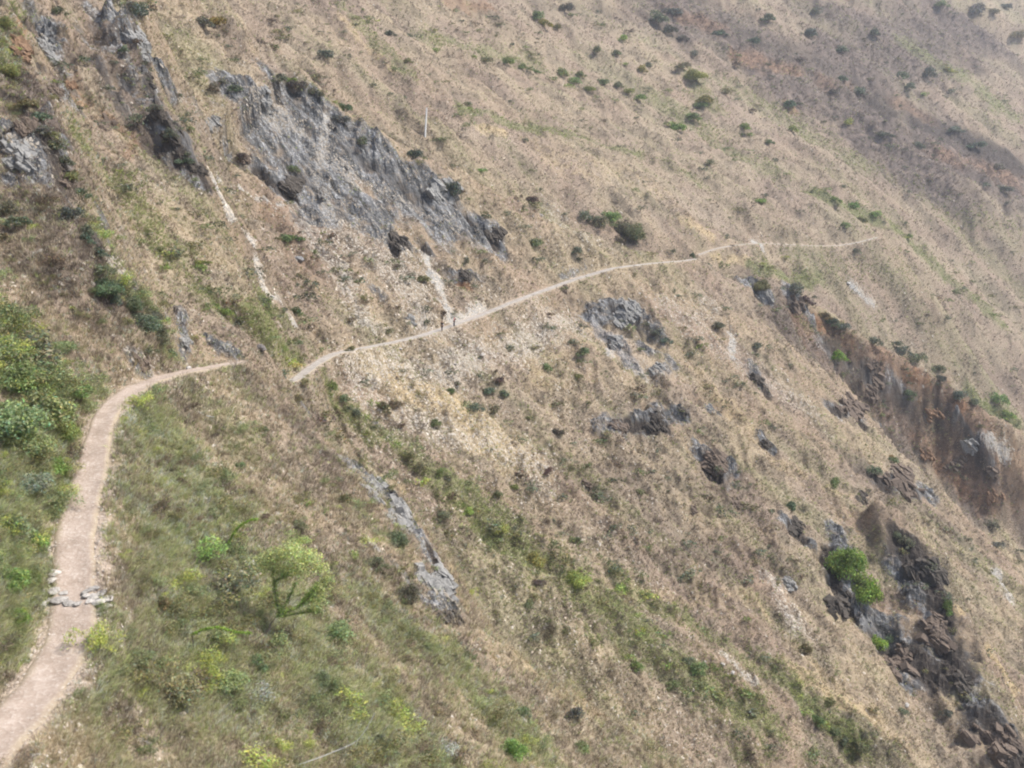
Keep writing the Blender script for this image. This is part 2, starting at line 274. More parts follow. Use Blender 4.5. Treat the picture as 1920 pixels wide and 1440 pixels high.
 ('green', [(1470, 1270), (1530, 1340), (1620, 1400)], 20, .9), ('green', [(170, 1120), (215, 1200), (200, 1290), (170, 1330)], 12, .6), ('green', [(100, 1200), (70, 1260), (40, 1290)], 12, .5), ('green', [(215, 1230), (300, 1330)], 50, .3), ('green', [(480, 560), (540, 600)], 22, .5), ('green', [(1500, 600), (1570, 640)], 10, .4), ('green', [(30, 10), (10, 130)], 20, .6), ('green', [(520, 150), (640, 200)], 14, .6), ('green', [(1480, 490), (1700, 520)], 30, .25),
 # greyish brown thorn scrub
 ('scrub', [(1350, 60), (1500, 140), (1650, 100), (1780, 60)], 130, .75), ('scrub', [(1660, 250), (1780, 280), (1900, 330)], 120, .95), ('dark', [(1660, 200), (1780, 250), (1900, 300)], 70, .68), ('scrub', [(1620, 180), (1700, 300), (1800, 380)], 60, .7), ('dark', [(1400, 60), (1500, 100), (1600, 150)], 50, .5), ('dark', [(1000, 5), (1300, 10)], 30, .35), ('dark', [(1200, 20), (1280, 80)], 24, .5),
 ('scrub', [(1280, 20), (1400, 70), (1500, 130), (1600, 180)], 80, .75), ('scrub', [(1560, 20), (1700, 60)], 70, .7), ('scrub', [(1640, 210), (1760, 240), (1880, 310)], 70, .9), ('scrub', [(1230, 20), (1290, 70)], 24, .8), ('scrub', [(1000, 900), (1200, 880), (1400, 950)], 60, .4), ('scrub', [(1200, 1000), (1450, 1050)], 70, .45),
 ('scrub', [(1600, 640), (1740, 720), (1850, 800)], 40, .7), ('scrub', [(450, 700), (560, 800), (640, 900)], 40, .55), ('scrub', [(1640, 880), (1800, 1000)], 50, .5), ('scrub', [(950, 1010), (1080, 1090)], 30, .3), ('scrub', [(30, 350), (120, 480), (200, 600)], 70, .4), ('scrub', [(200, 130), (300, 200)], 60, .5), ('scrub', [(420, 80), (600, 150)], 40, .4), ('scrub', [(1740, 320), (1900, 370)], 50, .6),
 ('scrub', [(1080, 560), (1180, 620)], 30, .4), ('scrub', [(1250, 760), (1400, 900)], 50, .4), ('scrub', [(1750, 1100), (1900, 1300)], 40, .3), ('scrub', [(600, 1200), (760, 1300)], 40, .3), ('scrub', [(850, 60), (1000, 60)], 30, .3),
 # straw-gold open ground
 ('gold', [(700, 690), (850, 760), (960, 850)], 55, .6), ('gold', [(1120, 600), (1000, 700)], 50, .3), ('gold', [(900, 238), (940, 250)], 13, .8), ('gold', [(1300, 690), (1370, 760), (1480, 880), (1600, 930)], 20, .38), ('gold', [(1790, 1130), (1850, 1220), (1900, 1290)], 16, .9), ('gold', [(640, 30), (690, 90), (740, 140)], 8, .5), ('gold', [(1280, 410), (1330, 440)], 16, .6),
 ('gold', [(880, 1150), (1000, 1260), (1120, 1340)], 26, .6), ('gold', [(650, 830), (760, 920), (850, 1080)], 10, .6), ('gold', [(1000, 280), (1250, 360)], 40, .35), ('gold', [(1340, 480), (1400, 490)], 10, .7), ('gold', [(420, 380), (470, 430)], 16, .5), ('gold', [(1000, 1110), (1400, 1120), (1700, 1400)], 20, .4), ('gold', [(780, 1380), (850, 1440)], 24, .4), ('gold', [(1480, 1250), (1650, 1350)], 30, .5),
 # trampled bare earth
 ('bare', [(60, 1170), (75, 1230), (20, 1290)], 22, .7), ('bare', [(190, 1180), (240, 1290), (290, 1420)], 26, .6), ('bare', [(170, 780), (165, 830)], 12, .6), ('bare', [(80, 1000), (100, 960)], 12, .8), ('bare', [(700, 380), (740, 400)], 10, .3),
]
M = {k: np.zeros(Z.shape, np.float32) for k in MASKS}
nz = fbm(X / (2.8 * LSC), Y / (2.8 * LSC), 4, 90)
nz2 = fbm(SC / (1.0 * LSC), FC / (4.5 * LSC), 3, 95)
for name, pts, rpx, st in STROKES:
    W = [cast(a, b) for a, b in pts]; W = [q for q in W if q is not None]
    if not W: continue
    W = np.array(W); rad = 1.3 * rpx * np.array([depth_of(q) for q in W]).mean() / FPX
    # a stroke may jump from one spur to the one behind; keep each piece on its own slope
    segs = [(W[i], W[i + 1]) for i in range(len(W) - 1) if np.linalg.norm(W[i] - W[i + 1]) < np.hypot(*(np.array(pts[i]) - pts[min(i + 1, len(pts) - 1)])) / FPX * 6 * depth_of(W[i])] or [(q, q) for q in W]
    for a, b in segs:
        lo = np.minimum(a, b) - rad * 2.8; hi = np.maximum(a, b) + rad * 2.8
        m = (X > lo[0]) & (X < hi[0]) & (Y > lo[1]) & (Y < hi[1])
        if not m.any(): continue
        P = np.stack([X[m], Y[m], Z[m]], -1); u = b - a; L = (u * u).sum() + 1e-9
        t = np.clip(((P - a) @ u) / L, 0, 1); q = np.linalg.norm(P - a - t[:, None] * u, axis=1) / rad
        nr = fbm(X[m] / (rad * .9), Y[m] / (rad * .9), 4, 7 + len(pts))
        v = st * (1 - sstep(.15, 1.5, q + .75 * nr + .25 * nz[m] + .30 * nz2[m]))
        M[name][m] = np.maximum(M[name][m], v)
M['bare'] = np.maximum(M['bare'], (1 - sstep(-.1, .5, DIST + nz * .6)).astype(np.float32) * .8)
# rock stands proud of the soil: slabs, ledges and broken blocks
rk = np.maximum(M['rock'], M['dark'] * .8)
rk = rk * sstep(.25, .8, rk + .45 * fbm(X / (2.5 * LSC), Y / (2.5 * LSC), 4, 117))
lw = LSC
SLAB = (LAY == 2) * sstep(-45, -25, Z) * sstep(.4, .8, rk)
blk = fbm((SC + wob * .2) / (3.0 * lw), FC / (7 * lw), 4, 120, True, .6)
cel = np.floor(fbm(SC / (4 * lw), FC / (3 * lw), 3, 130) * 3.5) / 3.5
Z += rk * lw * ((1.3 - .8 * SLAB) * (blk + .2) + (.8 - .5 * SLAB) * cel + (.5 - .2 * SLAB) * fbm(SC / (1.2 * lw), FC / (2.2 * lw), 3, 133, True)) * sstep(.3, 2.5, DIST)
Z += (M['dark'] * lw * -1.1 + M['orange'] * -.5 * lw) * sstep(.3, 2.5, DIST)
Z += (.25 + M['scrub'] * .9 + M['green'] * .15) * lw * fbm(X / (1.6 * lw), Y / (1.6 * lw), 3, 140) * sstep(.3, 2.5, DIST)

PA = sstep(-.2, .3, fbm(X / (9 * LSC) + 3, Y / (9 * LSC), 5, 210, False, .6))      # grey-brown against straw
PB = sstep(-.05, .5, fbm(SC / (6 * LSC), FC / (22 * LSC), 5, 220, False, .6))       # olive tinge running down the slope
TR_ = sstep(0, 1, (X - 20) / 120 + (Z + 60) / 90)
PA = np.where(LAY == 3, np.maximum(PA, .35 + .5 * TR_ * sstep(-.5, .3, fbm(X / 40, Y / 40, 4, 240))), PA)
PC = sstep(-.05, .35, fbm(X / (2.4 * LSC), Y / (2.4 * LSC), 4, 230, False, .6))       # small darker clumps
# ---------------------------------------------------------------- materials
class NB:
    """small node-graph builder"""
    def __init__(s, name):
        s.m = bpy.data.materials.new(name); s.m.use_nodes = True; s.t = s.m.node_tree; s.t.nodes.clear()
        s.out = s.n('ShaderNodeOutputMaterial')
    def n(s, ty, **k):
        q = s.t.nodes.new(ty)
        for a, b in k.items(): setattr(q, a, b)
        return q
    def link(s, a, b): s.t.links.new(a, b)
    def setin(s, sock, v):
        if isinstance(v, bpy.types.NodeSocket): s.link(v, sock)
        else: sock.default_value = v if not (isinstance(v, tuple) and len(v) == 3 and sock.type == 'RGBA') else (*v, 1)
    def attr(s, name, ty='GEOMETRY'):
        return s.n('ShaderNodeAttribute', attribute_name=name, attribute_type=ty)
    def noise(s, vec, scale, detail=4, rough=.55, dist=0):
        q = s.n('ShaderNodeTexNoise'); s.setin(q.inputs['Vector'], vec); q.inputs['Scale'].default_value = scale
        q.inputs['Detail'].default_value = detail; q.inputs['Roughness'].default_value = rough; q.inputs['Distortion'].default_value = dist
        return q.outputs['Fac']
    def ramp(s, fac, stops):
        q = s.n('ShaderNodeValToRGB'); s.setin(q.inputs[0], fac); e = q.color_ramp.elements
        while len(e) < len(stops): e.new(.5)
        for i, (p, c) in enumerate(stops):
            e[i].position = p; e[i].color = (*c, 1) if isinstance(c, tuple) else (c, c, c, 1)
        return q.outputs[0]
    def mix(s, f, a, b, mode='MIX'):
        q = s.n('ShaderNodeMix', data_type='RGBA', blend_type=mode); s.setin(q.inputs[0], f); s.setin(q.inputs[6], a); s.setin(q.inputs[7], b)
        return q.outputs[2]
    def math(s, op, a, b=0.0, clamp=False):
        q = s.n('ShaderNodeMath', operation=op, use_clamp=clamp); s.setin(q.inputs[0], a); s.setin(q.inputs[1], b); return q.outputs[0]
    def rng(s, v, a, b, c=0.0, d=1.0):
        q = s.n('ShaderNodeMapRange'); s.setin(q.inputs[0], v)
        for i, k in enumerate((a, b, c, d)): q.inputs[i + 1].default_value = k
        return q.outputs[0]
    def bsdf(s, col, rough=.9, bump=None, bstr=.5, bdist=.1, spec=.2, trans=0):
        p = s.n('ShaderNodeBsdfPrincipled'); s.setin(p.inputs['Base Color'], col); p.inputs['Roughness'].default_value = rough
        p.inputs['Specular IOR Level'].default_value = spec
        if bump is not None:
            b = s.n('ShaderNodeBump'); b.inputs['Strength'].default_value = bstr; b.inputs['Distance'].default_value = bdist
            s.setin(b.inputs['Height'], bump); s.link(b.outputs[0], p.inputs['Normal'])
        o = p.outputs[0]
        if trans:
            t = s.n('ShaderNodeBsdfTranslucent'); s.setin(t.inputs[0], col); mx = s.n('ShaderNodeMixShader'); mx.inputs[0].default_value = trans
            s.link(o, mx.inputs[1]); s.link(t.outputs[0], mx.inputs[2]); o = mx.outputs[0]
        s.link(o, s.out.inputs[0]); return s.m

def make_ground():
    b = NB('hillside_ground')
    pos = b.n('ShaderNodeTexCoord').outputs['Object']
    sf = b.attr('fall').outputs['Vector']
    m1 = b.attr('cover_a'); m2 = b.attr('cover_b')
    s1 = b.n('ShaderNodeSeparateColor'); b.link(m1.outputs['Color'], s1.inputs[0]); s2 = b.n('ShaderNodeSeparateColor'); b.link(m2.outputs['Color'], s2.inputs[0])
    rock, green, orange, pale = s1.outputs[0], s1.outputs[1], s1.outputs[2], m1.outputs['Alpha']
    scrub, gold, dark, bare = s2.outputs[0], s2.outputs[1], s2.outputs[2], m2.outputs['Alpha']
    n_big = b.noise(pos, .045, 3); n_mid = b.noise(pos, .35, 4, .6); n_fine = b.noise(pos, 2.2, 4, .7); n_grit = b.noise(pos, 7, 3, .7)
    streak = b.noise(sf, 1.0, 4, .6, .4)
    dry = b.ramp(n_fine, [(.32, (.22, .17, .115)), (.47, (.34, .27, .18)), (.6, (.43, .345, .235)), (.75, (.56, .475, .35))])
    dry = b.mix(b.rng(n_big, .38, .62), dry, b.mix(1.0, dry, (.86, .80, .86), 'MULTIPLY'))
    dry = b.mix(b.math('MULTIPLY', b.rng(n_mid, .5, .68), .45), dry, (.20, .165, .11))
    m3 = b.attr('cover_c'); s3 = b.n('ShaderNodeSeparateColor'); b.link(m3.outputs['Color'], s3.inputs[0])
    dry = b.mix(b.math('MULTIPLY', s3.outputs[0], .42), dry, b.ramp(n_fine, [(.32, (.13, .105, .085)), (.5, (.25, .20, .16)), (.72, (.40, .34, .28))]))
    dry = b.mix(b.math('MULTIPLY', s3.outputs[1], .42), dry, b.ramp(n_fine, [(.32, (.12, .12, .065)), (.5, (.23, .22, .12)), (.72, (.36, .34, .2))]))
    dry = b.mix(b.math('MULTIPLY', s3.outputs[2], .38), dry, (.11, .095, .07))
    def over(base, mask, col, noise_, soft=.3):
        f = b.math('ADD', mask, b.math('MULTIPLY', b.math('SUBTRACT', noise_, .5), 1.3))
        f = b.rng(f, .5 - soft, .5 + soft); f = b.math('MULTIPLY', f, b.rng(mask, .02, .2))
        return b.mix(f, base, col)
    c = over(dry, gold, b.ramp(n_fine, [(.3, (.30, .22, .12)), (.6, (.54, .42, .25)), (.8, (.66, .55, .37))]), n_mid)
    c = over(c, scrub, b.ramp(n_mid, [(.3, (.085, .072, .058)), (.55, (.17, .135, .115)), (.75, (.27, .21, .16))]), n_fine)
    c = over(c, orange, b.ramp(n_mid, [(.3, (.12, .062, .035)), (.52, (.25, .145, .085)), (.75, (.45, .29, .175))]), n_fine)
    c = over(c, green, b.ramp(n_fine, [(.3, (.10, .105, .05)), (.5, (.19, .19, .095)), (.72, (.32, .29, .17))]), n_mid)
    rk = b.ramp(streak, [(.32, (.075, .073, .068)), (.45, (.20, .197, .188)), (.55, (.33, .325, .312)), (.68, (.58, .57, .55))])
    rk = b.mix(b.rng(n_fine, .62, .5), rk, b.mix(1.0, rk, (.45, .45, .46), 'MULTIPLY'))
    rk = b.mix(b.rng(n_mid, .55, .7), rk, (.27, .22, .17))
    c = over(c, rock, rk, b.math('ADD', b.math('MULTIPLY', n_mid, .5), b.math('MULTIPLY', n_fine, .5)), .15)
    c = over(c, dark, b.ramp(n_fine, [(.35, (.028, .024, .022)), (.6, (.085, .07, .058)), (.8, (.2, .17, .14))]), n_fine, .2)
    c = over(c, pale, b.ramp(n_grit, [(.3, (.20, .185, .165)), (.5, (.40, .38, .345)), (.72, (.62, .60, .56))]), n_fine, .2)
    c = over(c, bare, b.ramp(n_grit, [(.3, (.36, .28, .21)), (.7, (.55, .45, .36))]), n_fine)
    h = b.math('ADD', b.math('MULTIPLY', n_fine, 1.0), b.math('MULTIPLY', n_grit, .5)); h = b.math('ADD', h, b.math('MULTIPLY', streak, .6))
    return b.bsdf(c, .95, h, .9, .35, .1)
def make_trail():
    b = NB('trail_dust'); pos = b.n('ShaderNodeTexCoord').outputs['Object']; e = b.attr('edge').outputs['Fac']
    n1 = b.noise(pos, 1.1, 4, .6); n2 = b.noise(pos, 9, 4, .7); g = b.noise(pos, .02, 2)
    dist = b.n('ShaderNodeSeparateXYZ'); b.link(pos, dist.inputs[0])
    c = b.ramp(n1, [(.3, (.29, .225, .175)), (.55, (.39, .31, .25)), (.75, (.48, .395, .33))])
    grey = b.ramp(n1, [(.3, (.25, .22, .19)), (.7, (.41, .375, .335))])
    c = b.mix(b.rng(dist.outputs[1], 60, 100), c, grey)
    c = b.mix(b.math('MULTIPLY', b.rng(n2, .52, .72), .5), c, (.70, .64, .56)); c = b.mix(b.math('MULTIPLY', b.rng(n2, .48, .3), .4), c, (.26, .19, .14))
    c = b.mix(b.math('MULTIPLY', b.rng(b.math('ADD', e, b.math('MULTIPLY', n1, .6)), .95, 1.35), .75), c, (.33, .27, .17))
    return b.bsdf(c, .95, b.math('ADD', n2, n1), .7, .06, .1)
def make_blades(name, trans=.25):
    b = NB(name); c = b.attr('tint').outputs['Color']
    return b.bsdf(c, .8, spec=.15, trans=trans)
def make_foliage():
    b = NB('foliage'); oc = b.n('ShaderNodeObjectInfo').outputs['Color']; t = b.attr('tint').outputs['Color']
    return b.bsdf(b.mix(1.0, oc, t, 'MULTIPLY'), .62, spec=.3, trans=.3)
def make_plain(name, a, c_, scale=3, rough=.85, spec=.2, bdist=.02):
    b = NB(name); pos = b.n('ShaderNodeTexCoord').outputs['Object']; n = b.noise(pos, scale, 5, .6)
    return b.bsdf(b.ramp(n, [(.35, a), (.65, c_)]), rough, n, .6, bdist, spec)
def make_stone():
    b = NB('stone'); pos = b.n('ShaderNodeTexCoord').outputs['Object']; n = b.noise(pos, 3.2, 5, .65); oc = b.n('ShaderNodeObjectInfo').outputs['Color']
    c = b.mix(1.0, oc, b.ramp(n, [(.3, .45), (.55, .95), (.75, 1.25)]), 'MULTIPLY')
    return b.bsdf(c, .9, n, .8, .06, .15)
MAT = dict(ground=make_ground(), trail=make_trail(), straw=make_blades('dry_grass_blades', .2), herb=make_blades('green_herb_leaves', .3), pebble=make_blades('broken_stone', 0),
           foliage=make_foliage(), bark=make_plain('bark', (.10, .08, .06), (.27, .23, .18), 8), stone=make_stone(), concrete=make_plain('weathered_concrete', (.62, .61, .57), (.80, .79, .76), 5),
           steel=make_plain('galvanised_steel', (.32, .33, .34), (.5, .5, .5), 20, .5, .5))

# ---------------------------------------------------------------- mesh + object helpers
def mesh_np(name, V, F, mat, tint=None, smooth=False, tint_dom='POINT'):
    """V (n,3); F (m,k) with constant k"""
    me = bpy.data.meshes.new(name); V = np.ascontiguousarray(V, np.float32); F = np.ascontiguousarray(F, np.int32); k = F.shape[1]
    me.vertices.add(len(V)); me.vertices.foreach_set('co', V.ravel())
    me.loops.add(F.size); me.loops.foreach_set('vertex_index', F.ravel())
    me.polygons.add(len(F)); me.polygons.foreach_set('loop_start', np.arange(0, F.size, k, dtype=np.int32)); me.polygons.foreach_set('loop_total', np.full(len(F), k, np.int32))
    me.polygons.foreach_set('use_smooth', np.ones(len(F), bool) if smooth is True else np.zeros(len(F), bool) if smooth is False else smooth)
    me.update(calc_edges=True)
    if tint is not None:
        T = np.ones((len(tint), 4), np.float32); T[:, :tint.shape[1]] = tint
        a = me.color_attributes.new('tint', 'FLOAT_COLOR', tint_dom); a.data.foreach_set('color', T.ravel())
    me.materials.append(MAT[mat] if isinstance(mat, str) else mat)
    return me
def link(name, data, parent=None, loc=(0, 0, 0), rot=(0, 0, 0), sc=(1, 1, 1)):
    o = bpy.data.objects.new(name, data); C.objects.link(o); o.location = loc; o.rotation_euler = rot; o.scale = sc
    if parent: o.parent = parent
    return o
def tag(o, label=None, cat=None, group=None, kind=None):
    if label: o['label'] = label
    if cat: o['category'] = cat
    if group: o['group'] = group
    if kind: o['kind'] = kind
    return o

# the mountainside as one sheet
idx = np.arange(NR * NA).reshape(NR, NA)
F = np.stack([idx[:-1, :-1], idx[:-1, 1:], idx[1:, 1:], idx[1:, :-1]], -1).reshape(-1, 4)
me = mesh_np('mountainside', np.stack([X, Y, Z], -1).reshape(-1, 3), F[:, ::-1], 'ground', smooth=np.ascontiguousarray((rk[:-1, :-1] < .35).reshape(-1)))
def add_col(name, keys):
    a = me.color_attributes.new(name, 'FLOAT_COLOR', 'POINT'); a.data.foreach_set('color', np.ascontiguousarray(np.stack([M[k] for k in keys], -1), np.float32).ravel())
add_col('cover_a', ['rock', 'green', 'orange', 'pale']); add_col('cover_b', ['scrub', 'gold', 'dark', 'bare']); M.update(PA=PA, PB=PB, PC=PC, one=np.ones_like(PA)); add_col('cover_c', ['PA', 'PB', 'PC', 'one'])
a = me.attributes.new('fall', 'FLOAT_VECTOR', 'POINT')
a.data.foreach_set('vector', np.ascontiguousarray(np.stack([(SC + wob * .3) * .9, FC * .13, Z * .25], -1), np.float32).ravel())
o = link('mountainside', me); tag(o, kind='structure')

# trails: ribbons with a worn, slightly dished surface
for P, nme in TRAILS:
    hw = trail_w(P); T = np.gradient(P, axis=0); T[:, 2] = 0; T /= np.linalg.norm(T, axis=1)[:, None]; Nn = np.stack([T[:, 1], -T[:, 0]], 1)
    us = np.linspace(-1, 1, 15); n = len(P)
    wl_ = hw * (1.02 + .3 * fbm(np.arange(n) / 5.0, np.zeros(n), 4, 201)); wr_ = hw * (1.02 + .3 * fbm(np.arange(n) / 5.0, np.zeros(n), 4, 202))
    wv = np.where(us[None, :] < 0, wl_[:, None], wr_[:, None]) * us[None, :]
    px_ = P[:, :1] + Nn[:, :1] * wv; py_ = P[:, 1:2] + Nn[:, 1:] * wv
    pz_ = P[:, 2:3] + .04 + .05 * us[None, :] ** 2 + .05 * fbm(px_ / .8, py_ / .8, 3, 203)
    pz_ = pz_ - .11 * sstep(.8, 1.0, np.abs(us))[None, :]
    ii = np.arange(n * 15).reshape(n, 15); Ft = np.stack([ii[:-1, :-1], ii[:-1, 1:], ii[1:, 1:], ii[1:, :-1]], -1).reshape(-1, 4)
    mt = mesh_np('trail', np.stack([px_, py_, pz_], -1).reshape(-1, 3), Ft, 'trail', smooth=True)
    at_ = mt.attributes.new('edge', 'FLOAT', 'POINT'); at_.data.foreach_set('value', np.tile(np.abs(us), n).astype(np.float32))
    tag(link('trail' if nme != 'far' else 'far_trail', mt), kind='structure')

# ---------------------------------------------------------------- ground cover (uncountable): scattered by solid angle, so that it is as dense as one sees it
dXr = np.gradient(np.stack([X, Y, Z], -1), axis=0); dXa = np.gradient(np.stack([X, Y, Z], -1), axis=1)
NRM = np.cross(dXa, dXr); AREA = np.linalg.norm(NRM, axis=-1); NRM /= AREA[..., None] + 1e-12
NRM = np.where(NRM[..., 2:] < 0, -NRM, NRM)
PO = np.stack([X, Y, Z], -1); DST = np.linalg.norm(PO, axis=-1)
FACE = np.clip(-(NRM * PO).sum(-1) / DST, .12, 1)
dep = Y * cp - Z * sp_; pxg = CX + FPX * X / np.maximum(dep, .1); pyg = CY - FPX * (Y * sp_ + Z * cp) / np.maximum(dep, .1)
INV = ((pxg > -120) & (pxg < 2040) & (pyg > -120) & (pyg < 1600) & (dep > 5)).astype(float)
WT0 = AREA / DST ** 2 * FACE ** .7 * (INV + .0) * (DST > 9)
def sample(n, wt, seed):
    g = np.random.default_rng(seed); c = np.cumsum(wt.ravel()); k = np.searchsorted(c, g.random(n) * c[-1]); k = np.clip(k, 0, NR * NA - 1)
    i, j = np.divmod(k, NA); i = np.clip(i, 0, NR - 2); j = np.clip(j, 0, NA - 2); u = g.random(n)[:, None]; v = g.random(n)[:, None]
    p = (PO[i, j] * (1 - u) + PO[i + 1, j] * u) * (1 - v) + (PO[i, j + 1] * (1 - u) + PO[i + 1, j + 1] * u) * v
    return p, i, j, g
def col_mix(g, n, cols, jit=.12):
    cols = np.array(cols); w_ = g.dirichlet(np.full(len(cols), .6), n); c = w_ @ cols
    return np.clip(c * (1 + jit * g.standard_normal((n, 1))), .01, .95)
def tufts(name, n, wt, seed, blades, size, width, cols, mat, lean=.55, arch=.35, lod=True, up=1.0, colfun=None):
    """clumps of arching blades, each blade two triangles long"""
    p, i, j, g = sample(n, wt, seed); d = DST[i, j]
    s = size * (.45 + 1.1 * g.random(n) ** 1.5) * np.where(lod, np.interp(d, [15, 60, 150, 300, 700], [.62, .8, 1.0, 1.35, 2.6]), 1)
    wd = width * np.interp(d, [15, 60, 150, 300, 700], [.45, 1.0, 1.9, 3.2, 6.5])
    ct = colfun(g, i, j) if colfun else col_mix(g, n, cols)
    if mat == 'herb': ct = ct * np.where(LAY[i, j] == 0, 1.6, 1.55)[:, None]
    N = n * blades; pp = np.repeat(p, blades, 0); ss = np.repeat(s, blades) * (.55 + .5 * g.random(N)); ww = np.repeat(wd, blades) * (.6 + .7 * g.random(N))
    th = g.random(N) * 2 * np.pi; le = lean * (.25 + g.random(N)); dr = np.stack([np.cos(th), np.sin(th)], 1)
    # blades hang downhill a little
    dn = NRM[i, j][:, :2]; dr = dr * le[:, None] + np.repeat(dn, blades, 0) * .35
    base = pp + np.c_[dr * ss[:, None] * .25, np.full(N, -.03)]
    sd_ = np.stack([-dr[:, 1], dr[:, 0], np.zeros(N)], 1); sd_ /= np.linalg.norm(sd_, axis=1)[:, None] + 1e-9; rot = g.random(N) * 6.28
    sd_ = np.stack([np.cos(rot), np.sin(rot), np.zeros(N)], 1)
    mid = base + np.c_[dr * ss[:, None] * .45, ss * .62 * up]; tipp = base + np.c_[dr * ss[:, None] * (1.0 + arch), ss * (.95 - arch * .5) * up]
    V = np.stack([base - sd_ * ww[:, None] * .5, base + sd_ * ww[:, None] * .5, mid + sd_ * ww[:, None] * .42, mid - sd_ * ww[:, None] * .42, tipp], 1)
    b0 = (np.arange(N) * 5)[:, None]
    F = np.concatenate([b0 + [0, 1, 2], b0 + [0, 2, 3], b0 + [3, 2, 4]], 0)
    T = np.repeat(ct, blades, 0) * (.8 + .4 * g.random((N, 1))); T = np.repeat(T, 5, 0)
    return mesh_np(name, V.reshape(-1, 3), F, mat, T)
OFF = sstep(-.05, .35, DIST + .35 * fbm(X / 1.1, Y / 1.1, 3, 333) - .7 * (LAY == 3))
soft = lambda k, a=0: M[k] + a
vig = 1 - np.clip(M['rock'] * .9 + M['dark'] * .9 + M['pale'] * 1.0 + M['bare'] * .8, 0, 1)
patch = sstep(-.45, .35, fbm(X / (3.5 * LSC), Y / (3.5 * LSC), 4, 300))
STRAW = [(.52, .40, .25), (.62, .52, .34), (.40, .305, .19), (.69, .62, .46), (.43, .31, .20)]
GREENS = [(.20, .24, .08), (.28, .31, .12), (.12, .15, .06), (.36, .37, .17), (.30, .27, .16)]
def straw_col(g, i, j):
    c = col_mix(g, len(i), STRAW, .10) * np.array([.99, 1.02, .98]); d = DST[i, j]
    a_ = PA[i, j][:, None] * .38; c = c * (1 - a_) + np.array([.27, .22, .18]) * a_
    a_ = np.where(LAY[i, j] == 3, .35, 0)[:, None] * PA[i, j][:, None]; c = c * (1 - a_) + np.array([.2, .165, .14]) * a_
    a_ = PB[i, j][:, None] * .45; c = c * (1 - a_) + np.array([.27, .27, .15]) * a_
    a_ = PC[i, j][:, None] * .5; c = c * (1 - a_) + np.array([.15, .13, .095]) * a_
    go = M['gold'][i, j][:, None]; c = c * (1 - go * .5) + np.array([.66, .52, .32]) * go * .5
    orr = M['orange'][i, j][:, None]; c = c * (1 - orr * .7) + np.array([.42, .23, .12]) * orr * .7
    sc = M['scrub'][i, j][:, None]; c = c * (1 - sc * .6) + np.array([.22, .165, .13]) * sc * .6
    gg = M['green'][i, j][:, None] * g.random((len(i), 1)); c = c * (1 - gg * .55) + np.array([.24, .24, .10]) * gg * .55
    return c
wd_ = WT0 * OFF * vig * (.35 + .65 * patch) * (1 - .3 * M['green'])
q = tufts('dry_grass', 200000, wd_, 1, 6, .42, .022, None, 'straw', colfun=straw_col)
tag(link('dry_grass', q), 'straw coloured dry grass tufts covering the slopes', 'grass', kind='stuff')
q = tufts('dry_scrub', 60000, WT0 * OFF * vig * (.10 + M['scrub'] * 1.3 + .5 * PC + .25 * PA), 2, 9, .5, .018, [(.16, .12, .095), (.24, .18, .14), (.30, .24, .20), (.12, .10, .075)], 'straw', lean=.8, arch=.1)
tag(link('dry_scrub', q), 'leafless greyish brown thorn scrub between the grass', 'scrub', kind='stuff')
q = tufts('green_undergrowth', 90000, WT0 * OFF * vig * (.03 + .12 * PB + M['green'] * (.35 + patch)), 3, 8, .36, .026, GREENS, 'herb', lean=.8, arch=.25)
tag(link('green_undergrowth', q), 'low green undergrowth in the gullies and beside the trail', 'undergrowth', kind='stuff')
q = tufts('grey_herbs', 22000, WT0 * OFF * vig * (.03 + .5 * M['green'] * (LAY == 0)) * (DST < 130), 4, 8, .32, .02, [(.34, .36, .30), (.45, .46, .40), (.26, .30, .22)], 'herb', lean=.7, arch=.1)
tag(link('pale_herbs', q), 'pale grey green herbs in seed near the trail', 'herbs', kind='stuff')
# loose stones
def stones(name, n, wt, seed, size, cols, flat=.5):
    p, i, j, g = sample(n, wt, seed); d = DST[i, j]
    s = size * (.35 + 1.3 * g.random(n) ** 2.2) * np.interp(d, [15, 60, 150, 300, 700], [.35, .7, 1, 1.6, 3])
    B = np.array([[1, 0, .1], [.45, .9, -.1], [-.6, .75, .15], [-1, -.1, -.05], [-.4, -.85, .1], [.6, -.8, -.1], [.15, .1, .8], [-.1, 0, -.6]])
    Fb = np.array([[k, (k + 1) % 6, 6] for k in range(6)] + [[(k + 1) % 6, k, 7] for k in range(6)])
    th = g.random(n) * 6.28; c, s2 = np.cos(th), np.sin(th)
    V = B[None] * (1 + .45 * (g.random((n, 8, 3)) - .5)) * s[:, None, None] * np.array([1, .75, flat])
    V = np.stack([V[..., 0] * c[:, None] - V[..., 1] * s2[:, None], V[..., 0] * s2[:, None] + V[..., 1] * c[:, None], V[..., 2]], -1)
    V[..., 2] -= (V[..., 0] * NRM[i, j, 0][:, None] + V[..., 1] * NRM[i, j, 1][:, None]) / np.maximum(NRM[i, j, 2][:, None], .4) * .7
    V = V + p[:, None, :]
    F = (np.arange(n) * 8)[:, None, None] + Fb[None]
    ct = col_mix(g, n, cols, .15); dk = np.clip(M['rock'] * .5 + M['dark'] * .9 + M['orange'] * .4, 0, 1)[i, j][:, None]; ct = ct * (1 - dk * .75)
    T = np.repeat(ct, 8, 0)
    return mesh_np(name, V.reshape(-1, 3), F.reshape(-1, 3), 'pebble', T)
q = stones('loose_stones', 52000, WT0 * OFF * (M['pale'] * 7 + M['rock'] * .25 + .06 + .3 * (LAY == 2) * (1 - M['green']) * patch * (PO[..., 0] < 30)), 5, .15, [(.48, .42, .34), (.40, .35, .29), (.56, .51, .44), (.48, .39, .28), (.32, .28, .23)])
tag(link('loose_stones', q), 'pale loose stones scattered over scree and slope', 'stones', kind='stuff')

